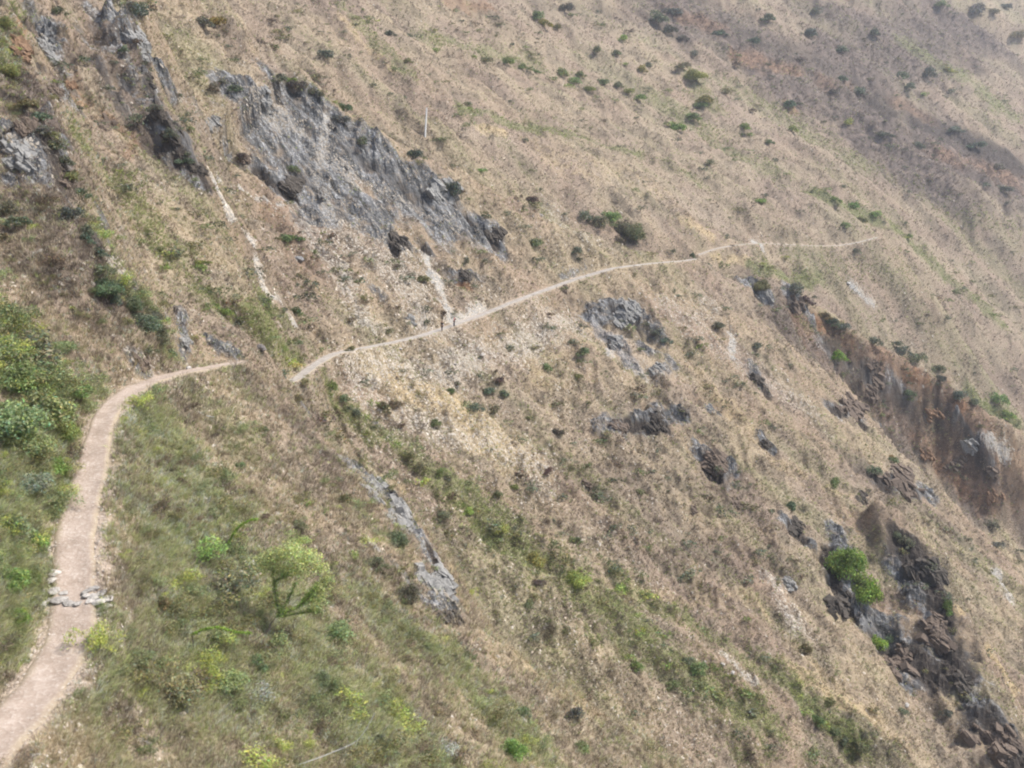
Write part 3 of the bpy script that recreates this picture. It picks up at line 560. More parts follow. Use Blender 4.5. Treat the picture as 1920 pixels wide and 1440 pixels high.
q = stones('trail_gravel', 6000, WT0 * (DIST < 1.0) * (DIST > -1.5), 6, .06, [(.55, .48, .41), (.42, .35, .29), (.66, .60, .53)])
tag(link('trail_gravel', q, loc=(0, 0, .06)), 'small gravel strewn along the edges of the trail', 'gravel', kind='stuff')

q = tufts('tall_straw', 9000, WT0 * OFF * vig * (LAY == 0) * (.3 + patch) * (DST < 90), 8, 5, .85, .012, [(.62, .53, .36), (.72, .64, .47), (.52, .42, .27)], 'straw', lean=.4, arch=.5)
tag(link('tall_straw', q), 'tall pale seed stalks standing over the grass of the near slope', 'grass', kind='stuff')

# ---------------------------------------------------------------- shrubs: irregular crowns of many small leaves on visible stems
def leaf_cloud(g, n, lobes, leaf, hollow=.55, squash=1.0):
    """V,F,T for n folded leaves over the shells of several lobes (cx,cy,cz,r)"""
    L = np.array(lobes); pr = L[:, 3] ** 2; k = g.choice(len(L), n, p=pr / pr.sum())
    d = g.standard_normal((n, 3)); d /= np.linalg.norm(d, axis=1)[:, None]
    d[:, 2] = np.where(d[:, 2] < -.35, -d[:, 2], d[:, 2])
    rad = L[k, 3] * (hollow + (1.12 - hollow) * g.random(n) ** .6) * (1 + .22 * vnoise(d[:, 0] * 3 + k * 7, d[:, 1] * 3 + d[:, 2] * 3, 5))
    c = L[k, :3] + d * rad[:, None] * [1, 1, squash]; c[:, 2] = np.maximum(c[:, 2], .03)
    nrm = d + .8 * g.standard_normal((n, 3)); nrm /= np.linalg.norm(nrm, axis=1)[:, None]
    a = np.cross(nrm, g.standard_normal((n, 3))); a /= np.linalg.norm(a, axis=1)[:, None]; b = np.cross(nrm, a)
    s = leaf * (.5 + 1.0 * g.random(n))[:, None]
    V = np.stack([c - a * s, c + b * s * .42 + nrm * s * .12, c + a * s, c - b * s * .42 + nrm * s * .12], 1).reshape(-1, 3)
    q = (np.arange(n) * 4)[:, None]; F = np.concatenate([q + [0, 1, 2], q + [0, 2, 3]])
    clump = .75 + .5 * g.random(len(L)); t = clump[k] * (.5 + 1.0 * g.random(n))
    T = np.repeat(np.stack([t * (1 + .15 * g.standard_normal(n)), t, t * (1 + .2 * g.standard_normal(n))], 1), 4, 0)
    return V, F, np.clip(T, .1, 2)
def tube(pts, r0, r1, sides=6):
    P = np.array(pts, float); n = len(P); T = np.gradient(P, axis=0); T /= np.linalg.norm(T, axis=1)[:, None] + 1e-9
    up = np.array([.3, .2, 1.0]) if abs(T[0, 2]) < .8 else np.array([1.0, 0, .1]); V = []
    for i in range(n):
        a = np.cross(T[i], up); a /= np.linalg.norm(a) + 1e-9; b = np.cross(T[i], a); r = r0 + (r1 - r0) * i / (n - 1)
        for k in range(sides): an = 6.2832 * k / sides; V.append(P[i] + (a * math.cos(an) + b * math.sin(an)) * r)
    F = [[i * sides + k, i * sides + (k + 1) % sides, (i + 1) * sides + (k + 1) % sides, (i + 1) * sides + k] for i in range(n - 1) for k in range(sides)]
    return np.array(V), np.array(F)
def join(parts):
    V, F, o = [], [], 0
    for v, f in parts: V.append(v); F.append(f + o); o += len(v)
    return np.concatenate(V), np.concatenate(F)
def stems(g, n, h, spread, r=.035):
    out = []
    for i in range(n):
        a = g.random() * 6.28; e = spread * (.35 + .65 * g.random()); q = [(0, 0, -.12)]
        for t in (.3, .6, 1): q.append((math.cos(a) * e * t + .06 * g.standard_normal(), math.sin(a) * e * t + .06 * g.standard_normal(), h * t * (.8 + .3 * g.random())))
        out.append(tube(q, r, r * .3, 5))
    return join(out)
PROTO = []
for k in range(9):
    g = np.random.default_rng(500 + k); nl = [6, 8, 5, 9, 7, 6, 10, 7, 5][k]; lob = []
    for i in range(nl + 3):
        a = g.random() * 6.28; e = (.62 if i < nl - 2 else .95) * math.sqrt(g.random()); r = (.24 + .26 * g.random()) * (1 if i < nl - 2 else .55)
        lob.append((math.cos(a) * e, math.sin(a) * e, r * .8 + .35 * g.random() * (1 - e), r))
    V, F, T = leaf_cloud(g, [900, 1100, 800, 1200, 1000, 900, 1200, 800, 700][k], lob, .085)
    fm = mesh_np('shrub_foliage', V, F, 'foliage', T)
    v2, f2 = stems(g, 7, .8, .6, .03); sm = mesh_np('shrub_stems', v2, f2, 'bark')
    PROTO.append((fm, sm))
DENSE = []
for k in range(3):      # close or large shrubs, finer leaves
    g = np.random.default_rng(700 + k); lob = []
    for i in range(13):
        a = g.random() * 6.28; e = .66 * math.sqrt(g.random()); r = .2 + .24 * g.random()
        lob.append((math.cos(a) * e, math.sin(a) * e, r * .8 + .5 * g.random() * (1 - e), r))
    V, F, T = leaf_cloud(g, 4600, lob, .05, .35); fm = mesh_np('shrub_foliage', V, F, 'foliage', T)
    v2, f2 = stems(g, 12, .85, .65, .02); DENSE.append((fm, mesh_np('shrub_stems', v2, f2, 'bark')))
SPARSE = []
for k in range(2):      # twiggy, half bare
    g = np.random.default_rng(800 + k); lob = [(.6 * math.cos(a) * e, .6 * math.sin(a) * e, .3 + .45 * g.random(), .25 + .2 * g.random()) for a, e in zip(g.random(9) * 6.28, g.random(9))]
    V, F, T = leaf_cloud(g, 1500, lob, .042, .2); fm = mesh_np('shrub_foliage', V, F, 'foliage', T)
    v2, f2 = stems(g, 26, .95, .8, .014); SPARSE.append((fm, mesh_np('shrub_stems', v2, f2, 'bark')))
KIND = {'dk': (.155, .17, .11), 'md': (.19, .215, .10), 'br': (.22, .28, .085), 'yg': (.33, .36, .10), 'ol': (.20, .19, .09), 'au': (.27, .23, .06), 'bn': (.15, .115, .08), 'vb': (.22, .33, .06)}
WORD = {'dk': 'dark olive green', 'md': 'mid green', 'br': 'fresh bright green', 'yg': 'pale yellow green', 'ol': 'olive green', 'au': 'yellowing green', 'bn': 'brown twiggy', 'vb': 'vivid green'}
def shrub(px, py, w, kind='dk', label=None, group=None, cat='shrub', tall=1.0, proto=None, wide=1.0):
    p = cast(px, py + w * .30 * tall)
    if p is None: return None
    d = depth_of(p); r = max(w / 2 * d / FPX * 1.12, .12)
    g = random; big = w >= 40 or (proto is not None)
    lib = proto or (DENSE if (w >= 46) else PROTO); fm, sm = lib[g.randrange(len(lib))]
    rot = g.random() * 6.28; sc = (r * wide * g.uniform(.9, 1.1), r * wide * g.uniform(.9, 1.1), r * tall * g.uniform(.85, 1.05)); z = float(ground(p[0], p[1])) - .08 * r
    c = [max(0, min(1, v * g.uniform(.86, 1.14))) for v in KIND[kind]]
    if big:
        e = link(cat.replace(' ', '_'), None, loc=(p[0], p[1], z), rot=(0, 0, rot)); e.empty_display_size = .3
        f = link('foliage', fm, e, sc=sc); f.color = (*c, 1); link('stems', sm, e, sc=sc)
    else:
        e = link(cat.replace(' ', '_'), fm, loc=(p[0], p[1], z), rot=(0, 0, rot), sc=sc); e.color = (*c, 1)
    return tag(e, label, cat, group)

FAR = [(735, 60, 26, 'dk'), (765, 112, 20, 'md'), (820, 93, 18, 'br'), (612, 100, 24, 'dk'), (921, 30, 15, 'dk'), (962, 83, 12, 'dk'), (1010, 28, 26, 'md'), (1060, 12, 28, 'dk'), (1075, 26, 18, 'md'), (1130, 45, 18, 'md'),
 (1122, 92, 20, 'md'), (1155, 97, 22, 'md'), (1175, 118, 17, 'br'), (955, 112, 28, 'br'), (975, 122, 22, 'br'), (988, 128, 18, 'md'), (1008, 132, 22, 'br'), (1055, 135, 32, 'br'), (1075, 148, 30, 'br'), (1088, 137, 20, 'md'), (1062, 160, 18, 'br'), (1040, 148, 16, 'md'),
 (1108, 165, 22, 'br'), (1115, 180, 18, 'md'), (1130, 153, 20, 'md'), (1165, 158, 24, 'md'), (1178, 170, 20, 'br'), (1197, 180, 26, 'br'), (1218, 165, 14, 'dk'), (1248, 168, 15, 'md'), (912, 112, 20, 'md'), (888, 105, 14, 'br'), (1152, 187, 12, 'md'), (1270, 236, 30, 'br'),
 (1298, 216, 28, 'br'), (1258, 232, 18, 'br'), (1265, 262, 12, 'dk'), (1312, 196, 22, 'br'), (1362, 170, 22, 'md'), (1385, 185, 14, 'dk'), (1393, 236, 22, 'br'), (1400, 252, 16, 'br'), (1402, 280, 15, 'md'), (1445, 265, 20, 'md'), (1455, 300, 14, 'dk'), (1320, 317, 13, 'dk'), (1326, 333, 12, 'dk'),
 (1365, 278, 13, 'md'), (1372, 290, 14, 'md'), (1332, 303, 20, 'md'), (1375, 298, 16, 'md'), (1740, 135, 30, 'dk'), (1735, 177, 18, 'br'), (1783, 170, 18, 'dk'), (1705, 160, 20, 'dk'), (1690, 140, 24, 'dk'), (1765, 5, 28, 'ol'), (1822, 14, 36, 'dk'), (1862, 20, 26, 'ol'), (1908, 64, 30, 'ol'), (1885, 10, 20, 'dk'),
 (1540, 354, 16, 'md'), (1580, 350, 14, 'dk'), (1700, 358, 14, 'dk'), (1850, 345, 18, 'dk'), (1882, 352, 20, 'dk'), (1880, 350, 18, 'dk'), (1480, 192, 26, 'dk'), (1578, 145, 22, 'dk'), (1410, 75, 24, 'dk'), (1280, 68, 22, 'dk'), (1230, 30, 34, 'dk'), (1255, 52, 30, 'dk'), (1262, 20, 30, 'dk'), (640, 60, 12, 'dk'), (668, 45, 12, 'dk'),
 (652, 105, 12, 'dk'), (690, 40, 14, 'md'), (675, 98, 10, 'dk'), (730, 175, 14, 'dk'), (700, 158, 14, 'dk'), (865, 167, 9, 'dk'), (995, 168, 12, 'md'), (870, 60, 14, 'md'), (935, 45, 12, 'dk'), (895, 55, 12, 'md'), (850, 20, 14, 'md'), (1090, 203, 12, 'md'), (880, 192, 12, 'dk'), (878, 195, 14, 'md'), (957, 190, 10, 'dk'),
 (820, 260, 18, 'md'), (832, 262, 14, 'dk'), (870, 235, 18, 'md'), (985, 262, 12, 'dk'), (1165, 275, 10, 'dk'), (1195, 220, 9, 'dk'), (1160, 325, 10, 'dk'), (1000, 320, 12, 'md'), (1188, 355, 14, 'md'), (1300, 100, 20, 'dk'), (1350, 60, 24, 'dk'), (1440, 30, 28, 'dk'), (1520, 60, 26, 'dk'), (1580, 90, 26, 'dk'), (1610, 170, 24, 'dk'),
 (1640, 60, 28, 'dk'), (1500, 110, 22, 'bn'), (1560, 170, 20, 'bn'), (1660, 250, 22, 'dk'), (1720, 270, 22, 'dk'), (1790, 240, 26, 'dk'), (1830, 270, 26, 'dk'), (1870, 310, 24, 'dk'), (1410, 205, 18, 'bn'), (1530, 20, 24, 'dk'), (1380, 120, 18, 'bn'), (1700, 470, 12, 'md'), (1820, 490, 14, 'md'), (1770, 560, 16, 'md'),
 (1790, 545, 20, 'md'), (1860, 590, 18, 'br'), (1720, 605, 14, 'md'), (1655, 600, 14, 'md'), (1680, 600, 12, 'dk'), (1900, 690, 14, 'dk'), (1500, 395, 12, 'dk'), (1480, 325, 12, 'md'), (1585, 420, 20, 'br'), (1640, 400, 22, 'br'), (1700, 440, 20, 'br'), (1618, 410, 22, 'md'), (1600, 385, 22, 'br'), (1565, 372, 20, 'br')]
MIDUP = [(380, 40, 40, 'dk'), (520, 143, 34, 'dk'), (560, 155, 34, 'dk'), (588, 170, 36, 'dk'), (648, 200, 32, 'dk'), (642, 222, 34, 'dk'), (675, 262, 30, 'dk'), (785, 303, 18, 'ol'), (1015, 355, 17, 'dk'), (995, 372, 28, 'bn'), (950, 401, 20, 'dk'), (978, 423, 19, 'dk'),
 (1060, 400, 18, 'dk'), (1080, 468, 24, 'dk'), (1085, 486, 16, 'dk'), (1215, 475, 16, 'ol'), (1262, 470, 16, 'dk'), (690, 485, 20, 'md'), (875, 487, 22, 'dk'), (548, 445, 36, 'md'), (520, 447, 18, 'ol'), (555, 583, 32, 'md'), (530, 578, 22, 'dk'), (730, 620, 28, 'dk'), (712, 608, 18, 'ol'), (655, 652, 22, 'md'),
 (793, 520, 24, 'md'), (850, 587, 18, 'dk'), (888, 535, 17, 'dk'), (862, 540, 15, 'ol'), (550, 315, 28, 'md'), (440, 163, 26, 'dk'), (400, 163, 34, 'dk'), (418, 150, 26, 'dk'), (265, 20, 40, 'dk'), (250, 8, 30, 'dk'), (120, 18, 34, 'dk'), (235, 90, 24, 'dk'), (455, 290, 22, 'bn'), (670, 510, 14, 'ol'), (815, 562, 13, 'md'),
 (350, 215, 20, 'dk'), (430, 262, 22, 'bn'), (300, 380, 14, 'md'), (150, 200, 22, 'bn'), (560, 640, 24, 'md'), (600, 657, 18, 'md'), (500, 575, 24, 'md'), (530, 650, 22, 'br'), (570, 665, 18, 'ol'), (480, 590, 18, 'md'), (375, 500, 24, 'br'), (388, 512, 16, 'md')]
BELOW = [(1095, 678, 20, 'md'), (1025, 686, 28, 'md'), (1005, 650, 16, 'ol'), (1170, 600, 17, 'md'), (1232, 622, 28, 'dk'), (1248, 636, 26, 'dk'), (1185, 612, 20, 'md'), (845, 730, 24, 'md'), (857, 718, 14, 'dk'), (800, 692, 20, 'dk'), (755, 693, 15, 'dk'), (770, 720, 14, 'ol'), (790, 740, 14, 'ol'), (748, 706, 12, 'bn'), (870, 757, 20, 'md'), (893, 763, 26, 'dk'),
 (927, 763, 26, 'md'), (820, 790, 24, 'md'), (990, 783, 16, 'md'), (1072, 876, 22, 'md'), (1090, 880, 14, 'ol'), (1048, 807, 26, 'bn'), (975, 822, 16, 'dk'), (922, 842, 14, 'dk'), (960, 828, 16, 'bn'), (1025, 880, 24, 'bn'), (978, 822, 14, 'md'), (1085, 703, 22, 'ol'), (1430, 790, 20, 'md'), (1563, 901, 30, 'md'), (1640, 880, 32, 'dk'), (1675, 862, 22, 'md'), (1490, 945, 30, 'dk'),
 (1860, 983, 30, 'dk'), (1868, 1018, 24, 'dk'), (1828, 1050, 20, 'dk'), (1855, 1070, 18, 'ol'), (1700, 1012, 26, 'dk'), (1680, 1000, 22, 'dk'), (1690, 1030, 18, 'ol'), (1447, 1045, 18, 'dk'), (1400, 1158, 14, 'br'), (1552, 1310, 22, 'md'), (1450, 1253, 20, 'md'), (1558, 1272, 16, 'ol'), (1310, 1250, 36, 'md'), (1290, 1235, 22, 'md'), (1560, 1368, 34, 'md'), (1590, 1385, 34, 'md'),
 (1530, 1348, 28, 'md'), (1612, 1395, 30, 'md'), (1515, 1335, 20, 'br'), (1620, 1375, 24, 'bn'), (1680, 1390, 20, 'ol'), (1265, 545, 16, 'dk'), (1190, 515, 15, 'ol'), (1270, 553, 18, 'dk'), (1303, 552, 20, 'dk'), (1352, 608, 26, 'dk'), (1366, 578, 18, 'dk'), (1298, 662, 20, 'dk'), (1418, 645, 22, 'dk'), (1440, 650, 16, 'dk'), (1415, 665, 14, 'dk'), (1350, 635, 12, 'ol'),
 (1280, 615, 14, 'ol'), (1200, 870, 16, 'bn'), (1140, 900, 14, 'ol'), (930, 695, 14, 'bn'), (1105, 755, 14, 'ol'), (1480, 1345, 20, 'bn'), (1770, 1330, 24, 'dk'), (1690, 1330, 26, 'dk'), (1640, 1330, 20, 'ol'), (1790, 1180, 14, 'ol'), (1400, 1420, 20, 'bn'), (1460, 1230, 14, 'ol'), (1810, 1300, 20, 'ol'), (1600, 1330, 18, 'ol'), (1450, 800, 14, 'dk'), (1250, 945, 16, 'bn'), (1155, 870, 20, 'bn')]
CREST = [(1490, 538, 32, 'dk'), (1512, 562, 34, 'bn'), (1560, 600, 26, 'dk'), (1577, 610, 22, 'dk'), (1640, 637, 24, 'dk'), (1676, 641, 20, 'dk'), (1692, 656, 26, 'dk'), (1715, 668, 26, 'md'), (1755, 688, 24, 'dk'), (1763, 706, 24, 'dk'), (1800, 738, 18, 'dk'), (1825, 750, 18, 'dk'), (1700, 735, 18, 'dk'), (1545, 590, 18, 'ol'), (1705, 745, 16, 'md')]
GULLY = [(610, 722, 22, 'br'), (645, 745, 26, 'md'), (652, 765, 28, 'md'), (668, 772, 26, 'dk'), (715, 762, 38, 'md'), (740, 756, 30, 'bn'), (690, 782, 18, 'br'), (700, 755, 20, 'br'), (765, 852, 24, 'md'), (790, 870, 22, 'ol'), (828, 882, 24, 'br'), (840, 890, 18, 'md'), (880, 905, 20, 'md'), (895, 895, 18, 'md'), (935, 925, 22, 'md'), (965, 912, 22, 'br'),
 (780, 820, 20, 'ol'), (730, 820, 22, 'md'), (830, 965, 26, 'dk'), (680, 715, 16, 'dk'), (688, 722, 14, 'ol'), (990, 1130, 34, 'md'), (1000, 1118, 20, 'ol'), (1160, 1100, 32, 'yg'), (1080, 1010, 24, 'ol'), (1070, 1010, 18, 'md'), (1045, 1000, 18, 'dk'), (1060, 1180, 26, 'ol'), (1110, 1200, 26, 'md'), (1190, 1245, 26, 'br'), (1260, 1280, 28, 'md'), (1170, 1230, 18, 'br'), (1245, 1205, 22, 'dk'), (1120, 1130, 22, 'ol'),
 (920, 1020, 22, 'md'), (1010, 1090, 26, 'bn'), (700, 800, 24, 'ol'), (1230, 1330, 20, 'ol'), (1100, 1075, 18, 'br')]
NEAR = [(750, 1005, 46, 'dk'), (700, 1050, 40, 'dk'), (640, 930, 44, 'ol'), (880, 1228, 40, 'md'), (1070, 1332, 42, 'dk'), (765, 1110, 50, 'dk'), (725, 1080, 34, 'ol'), (260, 840, 30, 'md'), (490, 965, 26, 'bn'), (560, 745, 30, 'ol'), (540, 760, 22, 'bn'), (710, 1385, 40, 'dk'), (1090, 1400, 36, 'md'),
 (880, 1245, 30, 'br'), (1250, 1190, 20, 'br'), (500, 800, 26, 'ol'), (300, 950, 30, 'ol'), (480, 1240, 44, 'md'), (600, 1270, 46, 'md'), (300, 1130, 40, 'ol'), (340, 900, 30, 'bn'), (640, 1310, 40, 'md'), (980, 1330, 30, 'md'), (820, 1330, 36, 'ol'), (360, 760, 26, 'bn'), (450, 870, 26, 'md'), (560, 980, 34, 'ol'), (400, 960, 30, 'md')]
BANK = [(70, 215, 26, 'dk'), (85, 240, 24, 'dk'), (105, 270, 26, 'dk'), (140, 400, 26, 'dk'), (160, 445, 26, 'dk'), (315, 660, 24, 'dk'), (280, 655, 20, 'ol'), (215, 560, 26, 'dk'), (235, 545, 22, 'ol'), (180, 540, 20, 'ol'), (50, 190, 22, 'ol'), (345, 300, 20, 'dk'), (318, 250, 22, 'dk'), (290, 200, 20, 'dk'), (190, 505, 30, 'dk'), (205, 540, 34, 'dk'), (250, 565, 34, 'dk'), (268, 600, 44, 'dk'), (298, 625, 42, 'dk'), (285, 590, 34, 'dk'), (180, 470, 28, 'dk'), (165, 430, 26, 'dk'), (225, 520, 24, 'ol'), (20, 385, 36, 'dk'), (30, 410, 30, 'dk'), (130, 330, 24, 'ol'), (150, 360, 24, 'dk'), (95, 250, 22, 'ol'), (120, 300, 24, 'dk'), (240, 600, 24, 'ol'), (15, 440, 26, 'ol')]
ZONES = [(FAR, 'shrub dotted on the far hillside beyond the ridge', 'shrubs on the far hillside'), (MIDUP, 'shrub on the rocky slope above the middle trail', 'shrubs above the middle trail'),
 (BELOW, 'shrub on the dry slope below the middle trail', 'shrubs below the middle trail'), (CREST, 'shrub along the crest of the crumbling orange scarp', 'shrubs along the scarp crest'),
 (GULLY, 'shrub in the green gully behind the near spur', 'shrubs in the green gully'), (NEAR, 'shrub on the near slope beside the path edge', 'shrubs on the near slope'), (BANK, 'shrub on the steep bank above the near trail', 'shrubs on the bank above the near trail')]
ALL = [(w_, px, py, kd, words_, grp) for lst, words_, grp in ZONES for (px, py, w_, kd) in [(a, b, c * (1.12 if lst is FAR else 1.5 if lst is BANK else 1.3 if lst is CREST else 1), d) for a, b, c, d in lst]]
ALL.sort(key=lambda q: -q[0]); KEEP = 218
for (w_, px, py, kd, words_, grp) in ALL[:KEEP]:
    shrub(px, py, w_, kd, f'{WORD[kd]} {words_}', f'{WORD[kd]} {grp}', tall=random.uniform(.85, 1.25) if kd in ('dk', 'md') else random.uniform(.75, 1.05), wide=random.uniform(.9, 1.25))
# the smallest shrubs and bushlets, past counting: one object
LOW = []
for k in range(6):
    g = np.random.default_rng(900 + k); lob = [(.5 * g.standard_normal(), .5 * g.standard_normal(), .25 + .4 * g.random(), .3 + .3 * g.random()) for _ in range(5)]
    LOW.append(leaf_cloud(g, 130, lob, .15, .4))
g = np.random.default_rng(77); items = []
for (w_, px, py, kd, _, _) in ALL[KEEP:]:
    p = cast(px, py + w_ * .3)
    if p is not None: items.append((p, w_ / 2 * depth_of(p) / FPX * 1.15, KIND[kd]))
def strew(n, wt, seed, lo, hi, kinds):
    p, i, j, g_ = sample(n, wt, seed)
    for q in range(n): items.append((p[q], (lo + (hi - lo) * g_.random() ** 2.5) * (1.5 if LAY[i[q], j[q]] == 3 else 1.0) * (.5 if LAY[i[q], j[q]] == 0 else 1), KIND[kinds[g_.integers(len(kinds))]]))
clus = sstep(.05, .5, fbm(X / (12 * LSC), Y / (12 * LSC), 4, 410)) * sstep(-.1, .5, fbm(X / (4 * LSC), Y / (4 * LSC), 3, 411))
strew(1500, WT0 * OFF * (LAY != 0) * (.04 + M['scrub'] * 1.2 + clus * 1.1 + .12 * M['green']) * (1 - M['rock'] * .8) * (1 - M['gold'] * .8), 21, .35, 1.5, ['dk', 'dk', 'bn', 'ol', 'dk', 'md'])
strew(420, WT0 * OFF * (M['green'] ** 2 * (LAY != 0) * (.2 + clus) + .03 * clus), 22, .35, 1.2, ['md', 'ol', 'br', 'yg', 'ol', 'md'])
strew(620, WT0 * OFF * (LAY == 0) * (.1 + M['green'] + clus * .5), 23, .5, 1.7, ['md', 'ol', 'bn', 'md', 'yg', 'ol'])
nfar = len(items) - 620
bankw = WT0 * OFF * (LAY == 0) * sstep(.4, .9, M['green']) * (X < -16 - .12 * Y)
n_before = len(items)
strew(150, bankw, 24, 1.2, 2.6, ['md', 'br', 'md', 'ol', 'yg', 'md'])
FINE = []
for k in range(4):
    g2 = np.random.default_rng(950 + k); lob = [(.55 * g2.standard_normal(), .55 * g2.standard_normal(), .3 + .5 * g2.random(), .22 + .3 * g2.random()) for _ in range(8)]
    FINE.append(leaf_cloud(g2, 900, lob, .055, .2))
VV, FF, TT, off = [], [], [], 0
for qi, (p, r, c) in enumerate(items):
    if qi >= nfar: c = tuple(v_ * 1.2 for v_ in c)
    V, F, T = LOW[g.integers(6)] if qi < nfar else FINE[g.integers(4)]; a_ = g.random() * 6.28; ca, sa = math.cos(a_), math.sin(a_)
    v = V * r * [g.uniform(.9, 1.5), g.uniform(.8, 1.1), g.uniform(.6, 1.0)]
    VV.append(np.stack([v[:, 0] * ca - v[:, 1] * sa, v[:, 0] * sa + v[:, 1] * ca, v[:, 2]], 1) + p); FF.append(F + off); off += len(V); TT.append(T * np.array(c) * g.uniform(.85, 1.3))
tag(link('bushlets', mesh_np('bushlets', np.concatenate(VV), np.concatenate(FF), 'herb', np.concatenate(TT))), 'small low bushlets dotted over every slope', 'bushlets', kind='stuff')
UNIQ = [(1585, 1050, 72, 'vb', 'round vivid green tree crown standing over the dark rock hollow, the higher of two', 'tree', 1.1), (1625, 1098, 66, 'vb', 'vivid green tree just below the rounder one over the dark rock outcrop', 'tree', 1.0), (1608, 1085, 40, 'br', 'small bright green shrub filling the gap between the two vivid trees', 'shrub', 1),
 (1645, 1203, 36, 'vb', 'small yellowish green shrub alone on the face of the dark rock outcrop', 'shrub', .9), (1668, 1195, 30, 'dk', 'dark shrub touching the small yellowish green one on the dark outcrop', 'shrub', 1), (1772, 1135, 30, 'br', 'upright green shrub clinging to the outer edge of the dark outcrop', 'shrub', 1.6), (1515, 1210, 34, 'ol', 'lone round olive shrub on bare slope between gully and dark outcrop', 'shrub', 1.0),
 (1570, 665, 30, 'vb', 'bright green shrub alone on the brown scarp face below the crest', 'shrub', .9), (1872, 745, 40, 'br', 'tall green tree just outside the lower end of the scarp crest', 'tree', 1.25), (1886, 775, 36, 'br', 'low green shrub at the foot of the tree outside the scarp', 'shrub', .7), (1430, 532, 48, 'ol', 'broad olive shrub capping the small grey cliff at the scarp head', 'shrub', .8),
 (1675, 858, 20, 'au', 'small yellow tipped shrub at the foot of the orange scarp', 'shrub', 1), (1020, 42, 34, 'au', 'yellow orange tinged shrub high on the far hillside', 'shrub', .9), (1042, 48, 24, 'ol', 'olive shrub touching the yellow orange tinged one', 'shrub', .9), (1205, 128, 30, 'au', 'yellowing shrub at the upper end of the bright green clumps', 'shrub', 1),
 (1216, 122, 18, 'dk', 'dark shrub beside the yellowing one on the far hillside', 'shrub', 1), (1170, 70, 25, 'br', 'isolated bright green shrub above the yellowing one on the far hillside', 'shrub', .9), (1303, 140, 44, 'au', 'wide olive yellow thicket on a fold of the far hillside', 'thicket', .7), (1318, 183, 34, 'au', 'smaller olive yellow thicket just below the wide one', 'thicket', .8), (1275, 120, 34, 'ol', 'flat olive thicket above the wide yellowish one', 'thicket', .6),
 (1425, 375, 20, 'vb', 'single bright green shrub low in a furrow of the far hillside', 'shrub', .85), (1485, 240, 26, 'yg', 'pale yellow green shrub at the centre of the far green fold', 'shrub', .9), (1590, 228, 26, 'yg', 'pale shrub at the outer end of the far green fold', 'shrub', .9), (1773, 128, 34, 'yg', 'pale yellow shrub patch on the topmost far slope', 'shrub', .7),
 (1298, 477, 13, 'dk', 'slim conifer shaped dark shrub where the trail crosses the ridge', 'shrub', 2.2), (410, 38, 36, 'au', 'yellow green shrub high on the skyline of the rocky shoulder', 'shrub', 1.1), (546, 150, 19, 'vb', 'tiny lime green shrub among dark ones above the grey slab', 'shrub', 1), (775, 285, 34, 'dk', 'dark round shrub on the ridge just below the white pole', 'shrub', 1.1),
 (842, 352, 40, 'dk', 'tallest dark shrub on the ridge edge of the grey slab', 'shrub', 1.5), (900, 318, 24, 'br', 'small pale flat topped shrub on the slope behind the slab', 'shrub', .7), (1003, 452, 27, 'md', 'round grey green shrub midway between slab foot and ridge thicket', 'shrub', 1),
 (1095, 403, 30, 'dk', 'dark end shrub of the thicket on the ridge, its uphill end', 'shrub', 1), (1122, 414, 34, 'md', 'green shrub second along the ridge thicket', 'shrub', 1), (1145, 405, 32, 'br', 'bright topped shrub at the middle of the ridge thicket', 'shrub', 1), (1165, 425, 42, 'ol', 'greyish shrub low in the middle of the ridge thicket', 'shrub', 1), (1192, 432, 44, 'md', 'dense green shrub ending the ridge thicket towards the trail', 'shrub', 1.2),
 (1170, 448, 36, 'bn', 'brownish shrub skirt under the dense green end of the thicket', 'shrub', .8), (1087, 655, 34, 'md', 'broad green shrub beside the grey outcrop below the trail', 'shrub', .9), (915, 730, 24, 'dk', 'dark shrub, the paler of a pair on the open dry slope', 'shrub', 1), (945, 735, 28, 'dk', 'larger darker shrub of the pair on the open dry slope', 'shrub', 1), (935, 712, 24, 'bn', 'dead brown shrub just above the dark pair', 'shrub', .9),
 (618, 722, 30, 'br', 'fresh green sapling at the head of the gully near the trail corner', 'sapling', 1.3), (548, 682, 44, 'yg', 'low yellow green shrub beneath the trail corner', 'shrub', .5), (423, 582, 34, 'br', 'bright green herb clump on the slope below the stony chute', 'herb clump', .6), (380, 490, 34, 'br', 'bright green herb clump beside the stony chute, upper one', 'herb clump', .6), (878, 955, 26, 'yg', 'small lime shrub on a stone shelf above the gully', 'shrub', .8),
 (940, 990, 30, 'yg', 'faded lime shrub uphill of the two pale gully shrubs', 'shrub', .8), (1005, 1048, 48, 'yg', 'pale lime shrub, the upper of two in the gully', 'shrub', .9), (1082, 1082, 52, 'yg', 'brightest pale lime shrub, the lower of two in the gully', 'shrub', .8), (590, 1190, 30, 'md', 'dark leafy shrub under the vine covered tree', 'shrub', .9)]
for (px, py, w_, kd, lab, cat, tl) in UNIQ: shrub(px, py, w_ * (1.2 if 'thicket' in lab or kd == 'vb' else 1), kd, lab, None, cat, tl)
